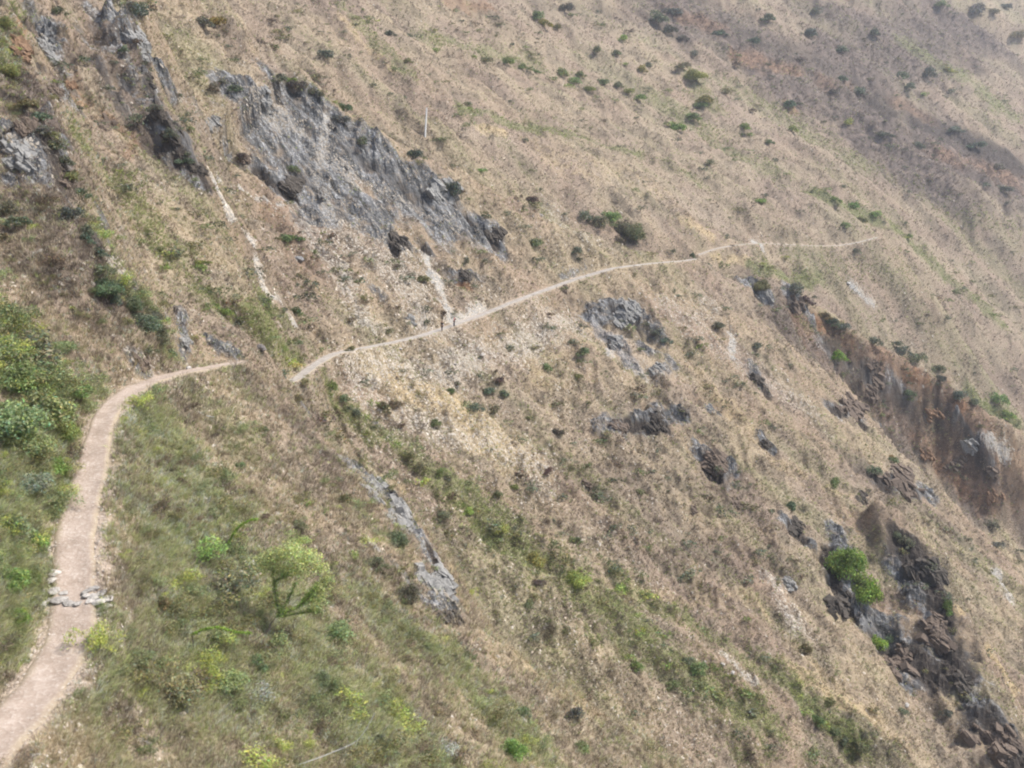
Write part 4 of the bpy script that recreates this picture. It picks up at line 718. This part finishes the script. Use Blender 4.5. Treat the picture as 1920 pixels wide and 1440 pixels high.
BIG = [(140, 730, 70, 'br', 'sunlit light green shrub at the inner side of the trail bend', 1.0), (30, 700, 110, 'br', 'pale sunlit thicket at the photo edge over the left bank', .9), (125, 800, 70, 'br', 'light green shrub leaning towards the straight part of the trail', 1.0), (60, 830, 90, 'md', 'middle green shrub between the two thickets of the left bank', .9), (90, 930, 60, 'md', 'leafy shrub just above the shaded part of the trail', .9),
 (380, 1030, 110, 'br', 'feathery light green shrub filling the near slope above the creeper', .6), (540, 1010, 90, 'br', 'loose light green shrub uphill of the creeper covered tree', .5), (620, 1180, 90, 'md', 'wide low green shrub downhill of the creeper covered tree', .5), (250, 1230, 80, 'md', 'dull green shrub between path and the arching green shrub', .6), (70, 660, 150, 'md', 'hazy green thicket covering the top of the left bank', 1.0), (90, 760, 120, 'md', 'leafy thicket hanging over the bend of the near trail', 1.0), (20, 780, 130, 'md', 'deep green thicket behind the one over the trail bend', 1.0), (110, 870, 70, 'br', 'bright green shrub whose tip reaches the near trail edge', .9),
 (50, 900, 90, 'dk', 'dark shaded shrub under the bright one at the trail edge', .8), (25, 985, 90, 'md', 'grey green shrub on the bank throwing shade on the trail', 1.0), (70, 1010, 60, 'br', 'light green shrub beside the shaded part of the trail', 1.0), (20, 1075, 80, 'br', 'bright feathery shrub just above the left stone pile', 1.1), (62, 1085, 40, 'br', 'drooping lime feathery plant touching the left stone pile', 1.5), (30, 1150, 56, 'br', 'small feathery green shrub below the left stone pile', 1.1),
 (0, 1200, 70, 'bn', 'dry brown shrub at the photo edge below the feathery ones', .8), (120, 650, 60, 'md', 'green shrub at the top corner of the left thickets', .9), (20, 130, 50, 'br', 'bright green shrub at the foot of the brown cliff', 1), (8, 40, 44, 'ol', 'olive shrub at the top of the brown cliff', 1),
 (430, 1080, 150, 'ol', 'open shrub with tiny yellow leaves, uphill of the vine covered tree', .7), (330, 1290, 100, 'md', 'green shrub with a dark hollow beneath, beside the near path', .9), (420, 1270, 90, 'md', 'arching green shrub behind the one with a dark hollow', .7), (485, 1290, 80, 'yg', 'pale flowering silvery shrub on the near slope', .5), (830, 1400, 70, 'yg', 'silvery flowering shrub low on the near slope', .5),
 (960, 1400, 60, 'br', 'leafy bright green shrub at the bottom of the near slope', 1.0), (440, 990, 60, 'br', 'green shrub with an arching bright branch above the open shrub', .8)]
for (px, py, w_, kd, lab, tl) in BIG:
    pr = SPARSE if ('feathery light' in lab or 'loose light' in lab or 'open' in lab or 'silvery' in lab or 'brown shrub' in lab) else DENSE
    e = shrub(px, py, w_, kd, lab, None, 'thicket' if 'thicket' in lab else 'shrub', tl, pr)
    if e:
        c0_ = e.children[0].color; e.children[0].color = (*[min(1, c * (1.45 if kd in ('md', 'ol', 'dk') else 1.12)) for c in c0_[:3]], 1)
    if e and 'silvery' in lab: e.children[0].color = (.42, .44, .36, 1)

# ---------------------------------------------------------------- rocks: jagged stacks of tilted slabs, boulders, flat stones
def block(g, c, size, R3, rough=.18):
    """an angular block: a box with knocked-off corners and uneven faces"""
    P = np.array([[x, y, z] for z in (-1, 1) for y in (-1, 1) for x in (-1, 1)], float) * (1 - rough * g.random((8, 3))) * size
    P[4:, :2] *= g.uniform(.55, .95)
    P = P @ R3.T + c
    return P, np.array([[0, 2, 3, 1], [4, 5, 7, 6], [0, 1, 5, 4], [1, 3, 7, 5], [3, 2, 6, 7], [2, 0, 4, 6]])
def rotm(ax, an):
    return np.array(Matrix.Rotation(an, 3, Vector(ax)))
FALL = Vector((.66, -.34, -.67)).normalized()
def outcrop(px, py, w, h, n, col, label, seed, size=1.0, tilt=0.0, cat='rock outcrop'):
    """w,h in photo pixels: blocks spread over the slope around the point, dipping along the fall line"""
    g = np.random.default_rng(seed); V, F, off = [], [], 0; c0 = cast(px, py)
    if c0 is None: return
    uv = [(0.0, 0.0)]; n = int(n * 1.7)
    for i in range(n):
        bu, bv = uv[g.integers(len(uv))]; an = g.random() * 6.28; st = 15.0 * size / ((w + h) * .5) * (w + h) * .5 / 60
        u, v = bu + math.cos(an) * (w + h) * .075 * size / (w * .5), bv + math.sin(an) * (w + h) * .075 * size / (h * .5)
        if i and u * u + v * v > 1: u, v = bu * .6, bv * .6
        if i == 0: u, v = 0, 0
        q = cast(px + u * w / 2, py + v * h / 2 + u * tilt * w / 2)
        if q is None or np.linalg.norm(q - c0) > max(w, h) * depth_of(c0) / FPX * .9: continue
        uv.append((u, v))
        s = size * (w + h) * .5 * depth_of(c0) / FPX * .10 * g.uniform(.45, 1.5)
        f = np.array(FALL) + .25 * g.standard_normal(3); f /= np.linalg.norm(f); up = np.array([.35, -.3, .85]) + .3 * g.standard_normal(3); a = np.cross(f, up); a /= np.linalg.norm(a); b_ = np.cross(a, f)
        P, Fq = block(g, q - b_ * s * .12 - c0, np.array([1.6, .8, .5]) * s * g.uniform(.7, 1.3, 3), np.stack([f, a, b_], 1)); V.append(P); F.append(Fq + off); off += 8
        for k in range(3):      # broken laminae on top
            P, Fq = block(g, q + b_ * s * (.18 + .13 * k) + f * s * g.uniform(-1, 1) + a * s * g.uniform(-.5, .5) - c0, np.array([1.0, .5, .12]) * s * g.uniform(.6, 1.3), np.stack([f, a, b_], 1) @ rotm((0, 0, 1), g.uniform(-.3, .3)), .35); V.append(P); F.append(Fq + off); off += 8
    if not V: return
    o = link(cat.replace(' ', '_'), mesh_np('rock_outcrop', np.concatenate(V), np.concatenate(F), 'stone'), loc=c0); o.color = (*col, 1)
    return tag(o, label, cat)
GREY, DARK, BRN, ORG, PAL = (.28, .27, .25), (.10, .085, .07), (.17, .13, .10), (.27, .17, .105), (.46, .445, .42)
OUT = [(1650, 690, 70, 30, 12, BRN, 'crumbling brown ledge high under the scarp crest shrubs'), (1745, 770, 60, 40, 12, ORG, 'rusty broken ledge in the upper half of the scarp'), (1790, 870, 70, 40, 14, BRN, 'brown broken ledge in the lower half of the scarp'), (1740, 850, 60, 40, 12, ORG, 'rusty rubble on the scarp beside the lower brown ledge'), (1860, 930, 60, 40, 10, ORG, 'rusty blocks at the bottom end of the scarp'), (105, 170, 50, 60, 14, BRN, 'brown crag on the rib below the blue grey slab'), (280, 150, 40, 70, 14, DARK, 'dark crag between pale rocks and the topmost crag of the second rib'), (170, 450, 40, 90, 14, DARK, 'dark rocks among the bushes of the first rib'),
 (300, 212, 50, 60, 16, DARK, 'topmost dark crag on the edge of the second rib'), (60, 230, 60, 90, 16, BRN, 'brown crag under the top thickets on the first rib'), (120, 340, 40, 90, 14, BRN, 'brown rocks lower on the edge of the first rib'), (400, 225, 60, 60, 14, GREY, 'grey rocks between the second rib and the slab'), (460, 300, 60, 30, 10, BRN, 'brown ledge casting shade above the reddish grass'), (700, 920, 80, 60, 22, GREY, 'middle grey rocks stepping down the near spur crest'), (1380, 940, 60, 30, 10, BRN, 'low brown rocks between the hollowed outcrop and the black overhang'), (1060, 540, 40, 20, 8, BRN, 'tiny brown rocks just under the trail halfway to the ridge'), (1100, 905, 60, 24, 8, BRN, 'low brown ledge in the middle of the dry slope'), (1480, 1090, 60, 50, 12, GREY, 'greyish rubble inward from the vivid trees'), (1300, 960, 50, 30, 8, BRN, 'weathered brown rubble lower on the dry slope'),
 (1170, 590, 110, 50, 34, GREY, 'grey shattered outcrop below the middle of the trail'), (1150, 645, 50, 60, 14, GREY, 'small pale blue grey ledge under the grey shattered outcrop'), (1165, 800, 70, 30, 18, BRN, 'brown ledge, inner half of the rock band on the dry slope'), (1230, 790, 90, 40, 24, DARK, 'dark ledge, outer half of the rock band on the dry slope'),
 (1345, 868, 90, 60, 26, BRN, 'dark craggy outcrop with a hollow, between rock band and scarp'), (1438, 832, 46, 34, 12, DARK, 'small dark slab on the slope inside the scarp'), (1420, 712, 44, 60, 16, DARK, 'dark broken rocks high on the slope inside the scarp'), (1330, 772, 34, 20, 8, GREY, 'thin grey ledge beside the straw coloured stripe'), (1488, 990, 66, 60, 18, DARK, 'black overhanging rock just uphill of the vivid trees'),
 (1432, 556, 74, 36, 18, GREY, 'small grey cliff under the broad olive shrub at the scarp head'), (1600, 770, 120, 60, 22, BRN, 'brown rock ledges across the middle of the scarp face'), (1700, 905, 150, 60, 26, BRN, 'dark brown ledges at the foot of the orange scarp'), (1820, 830, 30, 90, 14, GREY, 'thin grey rib running down the orange scarp'),
 (1640, 720, 90, 60, 16, BRN, 'brown crumbling rocks under the scarp crest'), (1580, 1130, 50, 130, 20, DARK, 'dark wall of rock directly under the vivid trees'), (1740, 1080, 90, 110, 28, DARK, 'upper crag of the dark rock spur'), (1755, 1190, 110, 90, 30, BRN, 'smooth topped brown crag in the middle of the dark rock spur'),
 (1690, 1245, 110, 80, 24, BRN, 'lower inner crag of the dark rock spur'), (1800, 1270, 90, 70, 20, DARK, 'lower outer crag of the dark rock spur'), (1870, 1380, 120, 110, 24, BRN, 'dark rubble crag at the lower end of the rock spur'), (760, 965, 120, 60, 24, GREY, 'upper grey rocks on the crest of the near spur'), (820, 1090, 80, 120, 30, GREY, 'streaked grey and white rock face on the near spur'),
 (845, 1160, 60, 50, 14, DARK, 'dark lower end of the rock face on the near spur'), (590, 785, 50, 34, 10, BRN, 'small brown rocks breaking out of the near spur crest'), (870, 520, 64, 34, 12, DARK, 'dark humped rock with orange soil above the trail'), (745, 457, 110, 34, 20, DARK, 'dark ledge at the foot of the grey slab'), (545, 355, 90, 60, 20, DARK, 'dark bedded rocks at the inner foot of the grey slab'),
 (370, 318, 60, 60, 16, DARK, 'dark overhang just above the top of the stony chute'), (330, 250, 70, 70, 16, DARK, 'dark crag uphill of the overhang over the chute'), (342, 640, 30, 100, 12, GREY, 'narrow grey buttress standing over the near trail'), (425, 652, 40, 36, 10, GREY, 'grey stony bank at the corner of the near trail'), (265, 685, 80, 40, 14, BRN, 'brown rocky cutting above the bend of the near trail'),
 (40, 290, 90, 130, 20, GREY, 'grey cliff at the photo edge on the upper left rib'), (85, 100, 50, 110, 14, GREY, 'smooth blue grey slab beside the brown cliff'), (40, 90, 50, 130, 12, ORG, 'brown earthy cliff in the top corner'), (130, 160, 60, 40, 10, ORG, 'rusty hollow below the blue grey slab'), (270, 80, 80, 110, 18, GREY, 'pale grey rocks below the top shrubs of the shoulder'),
 (205, 240, 80, 60, 14, BRN, 'brown broken ledge between the upper ribs'), (770, 600, 60, 26, 8, GREY, 'low grey rocks uphill of the two hikers'), (820, 360, 120, 60, 18, GREY, 'grey ridge rocks along the top of the grey slab'), (920, 440, 90, 50, 14, DARK, 'dark outer toe of the grey slab'), (500, 190, 80, 60, 14, GREY, 'pale grey rocks at the head of the slab'),
 (1230, 690, 60, 40, 8, GREY, 'scattered grey rocks under the ledge of the shattered outcrop'), (1620, 930, 60, 40, 10, DARK, 'dark rocks below the olive shrub pair near the scarp foot'), (1500, 575, 70, 40, 12, BRN, 'brown rocks between the scarp head shrubs'), (1860, 880, 60, 60, 10, BRN, 'brown rocks at the outer edge of the scarp')]
for i, (px, py, w_, h_, n, col, lab) in enumerate(OUT): outcrop(px, py, w_, h_, n, col, lab, 3000 + i, 1.0 if 'near spur' in lab else .8)

def boulder_mesh(g, flat=.7, cuts=9):
    n = 12; P = g.standard_normal((60, 3)); P /= np.linalg.norm(P, axis=1)[:, None]
    for _ in range(cuts):
        d = g.standard_normal(3); d /= np.linalg.norm(d); k = g.uniform(.6, .88); s_ = P @ d; P = P - np.maximum(s_ - k, 0)[:, None] * d
    P = P * [1, .8, flat]
    import bmesh
    bm = bmesh.new(); [bm.verts.new(p) for p in P]; bmesh.ops.convex_hull(bm, input=bm.verts)
    for v in [v for v in bm.verts if not v.link_faces]: bm.verts.remove(v)
    me = bpy.data.meshes.new('boulder'); bm.to_mesh(me); bm.free(); me.materials.append(MAT['stone']); return me
gb = np.random.default_rng(5); BM = [boulder_mesh(gb, f) for f in (.7, .6, .8, .65, .75)]; FM = [boulder_mesh(gb, f) for f in (.22, .28, .2, .25, .3)]
def rock(px, py, w, col, name, label, cat, group=None, flat=False, sink=.25):
    p = cast(px, py); r = w / 2 * depth_of(p) / FPX; g = random; tz = trail_top(p[0], p[1])
    if tz is not None: p[2] = tz
    o = link(name, (FM if flat else BM)[g.randrange(5)], loc=(p[0], p[1], p[2] + r * ((.12 if flat else .45) - sink)), rot=(g.uniform(-.15, .15), g.uniform(-.1, .25), g.random() * 6.28), sc=(r, r, r))
    k_ = g.uniform(.7, 1.15); o.color = (*[c * k_ for c in col], 1); return tag(o, label, cat, group)
WH = (.50, .46, .41)
for (x, y, w_) in [(95, 1092, 30), (80, 1108, 26), (102, 1112, 34), (88, 1126, 30), (112, 1130, 36), (120, 1115, 26), (104, 1076, 26), (97, 1082, 22), (78, 1132, 24), (132, 1138, 30), (146, 1139, 24), (70, 1122, 18)]:
    rock(x, y, w_, WH, 'flat_stone', 'pale flat stone in the step pile on the uphill side of the near trail', 'stone', 'flat stones of the uphill pile', True, .10)
for (x, y, w_) in [(165, 1112, 30), (178, 1104, 26), (190, 1112, 34), (176, 1122, 32), (198, 1124, 34), (186, 1133, 26), (162, 1122, 22), (203, 1136, 20), (170, 1132, 22)]:
    rock(x, y, w_, WH, 'flat_stone', 'pale flat stone in the step pile on the downhill side of the near trail', 'stone', 'flat stones of the downhill pile', True, .10)
for (x, y, w_, c, lab) in [(490, 656, 26, (.20, .18, .165), 'rounded boulder with a pale top standing in green growth beyond the near trail corner'), (353, 694, 13, WH, 'white stone on the near trail under the grey buttress'), (277, 1394, 18, WH, 'white stone beside the near path at the bottom'), (62, 1419, 11, WH, 'single small stone lying on the near path at the bottom'),
    (905, 667, 12, WH, 'largest white boulder on the scree below the trail'), (750, 655, 9, WH, 'white block right under the middle trail edge'), (1014, 405, 11, WH, 'white block near the start of the ridge thicket'), (702, 1031, 18, WH, 'white flat rock beside the dark shrubs of the near spur'), (560, 488, 22, (.24, .235, .23), 'lone grey boulder on reddish grass between chute and slab'),
    (1590, 532, 10, (.6, .58, .55), 'pale stone at the top of the far white streak'), (1355, 1246, 10, WH, 'white stone above the lower green strip'), (1374, 1262, 10, WH, 'white stone lowest of the streak above the green strip'), (853, 684, 8, WH, 'small white block uphill side of the scree'), (1700, 1323, 12, WH, 'thin white slab below the rock spur')]:
    rock(x, y, w_, c, 'boulder', lab, 'boulder')

# ---------------------------------------------------------------- the concrete pole on the ridge
pb = cast(797, 256); dpt = depth_of(pb); pb[2] -= .2
ptop = ray(800, 202) * dpt; H = ptop[2] - pb[2]
pole = link('concrete_pole', None, loc=pb); tag(pole, 'slim pale concrete pole standing alone on the ridge behind the grey slab', 'pole')
axis = ptop - pb; pm = [pb * 0 + axis * t for t in np.linspace(0, 1, 12)]
v, f = tube(pm, .25, .17, 12); v2 = np.r_[v, [axis]]; capf = np.array([[11 * 12 + k, 11 * 12 + (k + 1) % 12, 144, 144] for k in range(12)])
mp = bpy.data.meshes.new('shaft'); mp.from_pydata(v2.tolist(), [], f.tolist() + [q[:3].tolist() for q in capf]); mp.materials.append(MAT['concrete']); link('shaft', mp, pole)
bk = join([block(rng, axis * .93 + np.array([.12, 0, 0]), np.array([.22, .05, .05]), np.eye(3), .02), block(rng, axis * .88, np.array([.16, .16, .04]), np.eye(3), .02)])
link('bracket', mesh_np('bracket', bk[0], bk[1], 'steel'), pole)

# ---------------------------------------------------------------- tree wrapped in creeper on the near slope, and the dead stem
q0 = cast(500, 1192); D0 = depth_of(q0)
def at(px, py, dd=0.0): return ray(px, py) * (D0 + dd)
tr = link('creeper_covered_tree', None, loc=q0); tag(tr, 'small yellow green tree with upright limbs sleeved in dark creeper leaves on the near slope', 'tree')
LIMBS = [[(498, 1192, 0), (508, 1168, 0), (524, 1150, -.1)], [(524, 1150, -.1), (516, 1118, .1), (514, 1090, .1), (511, 1062, .2)], [(526, 1150, -.1), (540, 1128, .2), (550, 1104, .4), (556, 1092, .4)], [(530, 1150, -.1), (560, 1140, -.2), (582, 1118, -.2), (596, 1096, -.3)], [(520, 1156, -.1), (550, 1152, .2), (575, 1148, .3), (598, 1148, .2)], [(560, 1140, -.2), (572, 1122, .1), (590, 1108, .3)], [(514, 1092, .1), (530, 1082, .2), (552, 1078, .2)]]
lt = []; sl = ([], [], [], 0)
g = np.random.default_rng(64)
for L in LIMBS:
    P = np.array([at(*p) - q0 for p in L]); P = smooth_line([p for p in P], .08, 1); lt.append(tube(P, .035, .014, 6))
vv, ff = join(lt); link('limbs', mesh_np('limbs', vv, ff, 'bark'), tr)
allP = np.concatenate([smooth_line([at(*p) - q0 for p in L], .05, 1) for L in LIMBS[1:]])
V, F, T = leaf_cloud(g, 3200, [(p[0], p[1], p[2] + 50, .05 + .13 * g.random()) for p in allP], .034, .2); V[:, 2] -= 50
o = link('creeper_leaves', mesh_np('creeper_leaves', V, F, 'foliage', T), tr); o.color = (.24, .34, .08, 1)
cr = [at(px, py, dd) - q0 for px, py, dd in [(520, 1050, .3), (545, 1040, 0), (575, 1055, .4), (600, 1070, .2), (615, 1090, .5), (600, 1110, .2), (560, 1075, 0), (535, 1075, .4), (500, 1062, .3), (590, 1130, .3)]]
V, F, T = leaf_cloud(g, 9000, [(p[0], p[1], p[2] + 50, .25 + .42 * g.random()) for p in cr], .042, .05); V[:, 2] -= 50
o = link('crown', mesh_np('crown', V, F, 'foliage', T), tr); o.color = (.44, .49, .19, 1)
for nm, pts, lab in [('arching_branch', [(428, 1020), (438, 1000), (452, 985), (468, 976), (482, 974)], 'arching branch sleeved in bright creeper above the open yellow leaved shrub'), ('trailing_creeper', [(360, 1190), (385, 1180), (410, 1176), (440, 1186), (470, 1188)], 'low arching creeper stem below the open yellow leaved shrub')]:
    q1 = cast(pts[0][0], pts[0][1] + 12); d1 = depth_of(q1) - .8; P = smooth_line([ray(*p) * (d1) - q1 for p in pts], .05, 1)
    e = link(nm, None, loc=q1); v, f = tube(np.r_[[P[0] - [0, 0, .9]], P], .02, .01, 5); link('stem', mesh_np('stem', v, f, 'bark'), e)
    V, F, T = leaf_cloud(g, 1100, [(p[0], p[1], p[2] + 50, .07) for p in P], .03, .2); V[:, 2] -= 50
    o = link('leaves', mesh_np('leaves', V, F, 'foliage', T), e); o.color = (.26, .38, .06, 1); tag(e, lab, 'creeper')
for pts, lab, r_ in [([(560, 1436), (600, 1420), (640, 1404), (668, 1392), (688, 1366), (703, 1336)], 'long bare pale stem curving over the grass at the bottom of the near slope', .018), ([(462, 1212), (485, 1196), (510, 1178), (535, 1160)], 'straight dead stick leaning under the creeper covered tree', .016), ([(372, 772), (382, 778), (392, 781), (402, 782)], 'pale forked twig lying on the near slope under the trail', .03),
    ([(1481, 1222), (1482, 1200), (1483, 1178), (1484, 1160)], 'thin upright dead sapling on the dry slope uphill of the lone olive shrub', .05), ([(1361, 1205), (1362, 1190), (1362, 1172)], 'short dead stick standing on the dry slope above the green strip', .045)]:
    q1 = cast(*pts[0]); d1 = depth_of(q1); P = np.array([ray(*p) * d1 for p in pts])
    if r_ < .02 or len(pts) > 5:
        P[:, 2] = np.maximum(P[:, 2], ground(P[:, 0], P[:, 1]) + .05)
    P = smooth_line([p - q1 for p in P], .1, 1); v, f = tube(P, r_, r_ * .5, 5); tag(link('dead_stem', mesh_np('dead_stem', v, f, 'bark' if 'pale' not in lab else 'concrete'), loc=q1), lab, 'dead stem')

# ---------------------------------------------------------------- two hikers on the middle trail
def skin(name, verts, edges, radii, mat, parent, sub=2):
    me = bpy.data.meshes.new(name); me.from_pydata(verts, edges, []); me.materials.append(mat); o = link(name, me, parent)
    m = o.modifiers.new('skin', 'SKIN'); m.use_smooth_shade = True
    if not me.skin_vertices: me.skin_vertices.new()
    for i, r_ in enumerate(radii): me.skin_vertices[0].data[i].radius = (r_, r_) if not isinstance(r_, tuple) else r_
    me.skin_vertices[0].data[0].use_root = True
    s_ = o.modifiers.new('subdivision', 'SUBSURF'); s_.levels = sub; s_.render_levels = sub
    return o
def flat_mat(name, c, rough=.8):
    b_ = NB(name); pos = b_.n('ShaderNodeTexCoord').outputs['Object']; n = b_.noise(pos, 14, 3)
    return b_.bsdf(b_.mix(b_.rng(n, .3, .7), tuple(x * .8 for x in c), tuple(min(1, x * 1.15) for x in c)), rough)
SKIN = flat_mat('skin', (.42, .25, .17), .6); NAVY = flat_mat('navy_cloth', (.022, .024, .045)); PINK = flat_mat('pink_cloth', (.78, .34, .33)); BLK = flat_mat('black_cloth', (.02, .018, .022)); HAIR = flat_mat('dark_hair', (.018, .013, .01), .5); WHT = flat_mat('whitish_cloth', (.74, .66, .66)); SHOE = flat_mat('dark_shoe', (.05, .045, .04))
def person(px, py, yaw, label, legs, shirt, pack, extra):
    p = cast(px, py); zt = trail_top(p[0], p[1]); zt = float(ground(p[0], p[1])) if zt is None else zt - .03
    root = link('person', None, loc=(p[0], p[1], zt), rot=(0, 0, yaw)); tag(root, label, 'person', 'hikers')
    lf, rf = legs   # forward offsets of the two feet
    V = [(0, 0, .93), (0, 0, 1.1), (0, .01, 1.3), (0, 0, 1.43), (0, 0, 1.50), (0, .01, 1.58), (0, .015, 1.66), (0, .01, 1.70)]; E = [(i, i + 1) for i in range(7)]; Rr = [(.15, .11), (.13, .10), (.16, .11), (.10, .08), .05, (.07, .085), (.078, .095), .06]
    def add(pts, rad, par):
        k = par
        for q, r_ in zip(pts, rad): V.append(q); Rr.append(r_); E.append((k, len(V) - 1)); k = len(V) - 1
        return k
    for sx, fo in ((-1, lf), (1, rf)):
        add([(sx * .09, 0, .88), (sx * .10, fo * .55 + .05, .48), (sx * .10, fo, .09), (sx * .105, fo + .13, .035)], [.085, .058, .038, .03], 0)
        hand = add([(sx * .17, 0, 1.42), (sx * .24, -.02 - fo * .3, 1.16), (sx * .24, .10 - fo * .4, .93), (sx * .24, .13 - fo * .4, .87)], [.06, .043, .03, .034], 3)
        hx, hy, hz = V[hand]
        for k, (dy, ln) in enumerate(((-.03, .07), (-.01, .085), (.012, .08), (.03, .065))):
            add([(hx, hy + dy + .01, hz - .04), (hx - sx * .012, hy + dy + .02, hz - .04 - ln * .6), (hx - sx * .03, hy + dy + .025, hz - .04 - ln)], [.0105, .009, .008], hand)
        add([(hx - sx * .02, hy + .04, hz - .01), (hx - sx * .03, hy + .06, hz - .05)], [.012, .009], hand)
    V.append((0, .115, 1.615)); Rr.append(.014); E.append((6, len(V) - 1))     # nose
    skin('body', V, E, Rr, SKIN, root)
    leg = [(0, 0, .97), (-.09, 0, .88), (-.10, lf * .55 + .05, .48), (-.10, lf, .10), (.09, 0, .88), (.10, rf * .55 + .05, .48), (.10, rf, .10)]
    skin('trousers', leg, [(0, 1), (1, 2), (2, 3), (0, 4), (4, 5), (5, 6)], [(.165, .125), .115, .085, .068, .115, .085, .068], NAVY, root)
    sh = [(0, 0, 1.0), (0, 0, 1.15), (0, .005, 1.32), (0, 0, 1.44), (-.17, 0, 1.42), (-.235, -.02 - lf * .3, 1.2), (.17, 0, 1.42), (.235, -.02 - rf * .3, 1.2)]
    skin('shirt', sh, [(0, 1), (1, 2), (2, 3), (3, 4), (4, 5), (3, 6), (6, 7)], [(.17, .13), (.15, .12), (.18, .13), (.11, .09), .08, .06, .08, .06], shirt, root)
    for sx, fo in ((-1, lf), (1, rf)): skin('shoe', [(sx * .10, fo - .05, .05), (sx * .102, fo + .06, .045), (sx * .106, fo + .17, .035)], [(0, 1), (1, 2)], [(.05, .05), (.05, .045), (.042, .03)], SHOE, root, 1)
    skin('hair', [(0, -.03, 1.62), (0, -.02, 1.69), (0, .03, 1.735)], [(0, 1), (1, 2)], [(.085, .075), (.092, .09), (.07, .05)], HAIR, root, 1)
    if pack: skin('backpack', [(0, -.17, 1.08), (0, -.2, 1.22), (0, -.17, 1.4)], [(0, 1), (1, 2)], [(.14, .10), (.16, .13), (.12, .08)], pack, root, 1)
    if extra: skin('shoulder_bag', [(-.28, .02, .95), (-.29, .02, 1.08), (-.27, 0, 1.2)], [(0, 1), (1, 2)], [(.10, .13), (.11, .14), (.05, .07)], extra, root, 1)
    return root
person(829, 621, R(150), 'hiker in dark clothes with a pale bag, striding with legs apart on the middle trail', (.22, -.2), BLK, None, WHT)
person(852, 612.5, R(100), 'hiker in a pink top and dark trousers with a black backpack on the middle trail', (.1, -.06), PINK, BLK, None)

# ---------------------------------------------------------------- haze: the thin dusty air of the valley
b = NB('haze'); v = b.n('ShaderNodeVolumePrincipled'); v.inputs['Color'].default_value = (.86, .90, 1.0, 1); v.inputs['Density'].default_value = HAZE; v.inputs['Anisotropy'].default_value = .3
b.link(v.outputs[0], b.out.inputs['Volume'])
ztop = float(Z.max()) + 40; zbot = float(Z.min()) - 1; xb = float(np.abs(X).max()) + 30; yb = float(Y.max()) + 30
hv = np.array([[x, y, z] for z in (zbot, ztop) for x, y in ((-xb, -60), (xb, -60), (xb, yb), (-xb, yb))]); hf = np.array([[3, 2, 1, 0], [4, 5, 6, 7], [0, 1, 5, 4], [1, 2, 6, 5], [2, 3, 7, 6], [3, 0, 4, 7]])
tag(link('haze', mesh_np('haze', hv, hf, b.m)), 'thin pale haze filling the valley air', 'haze', kind='stuff')
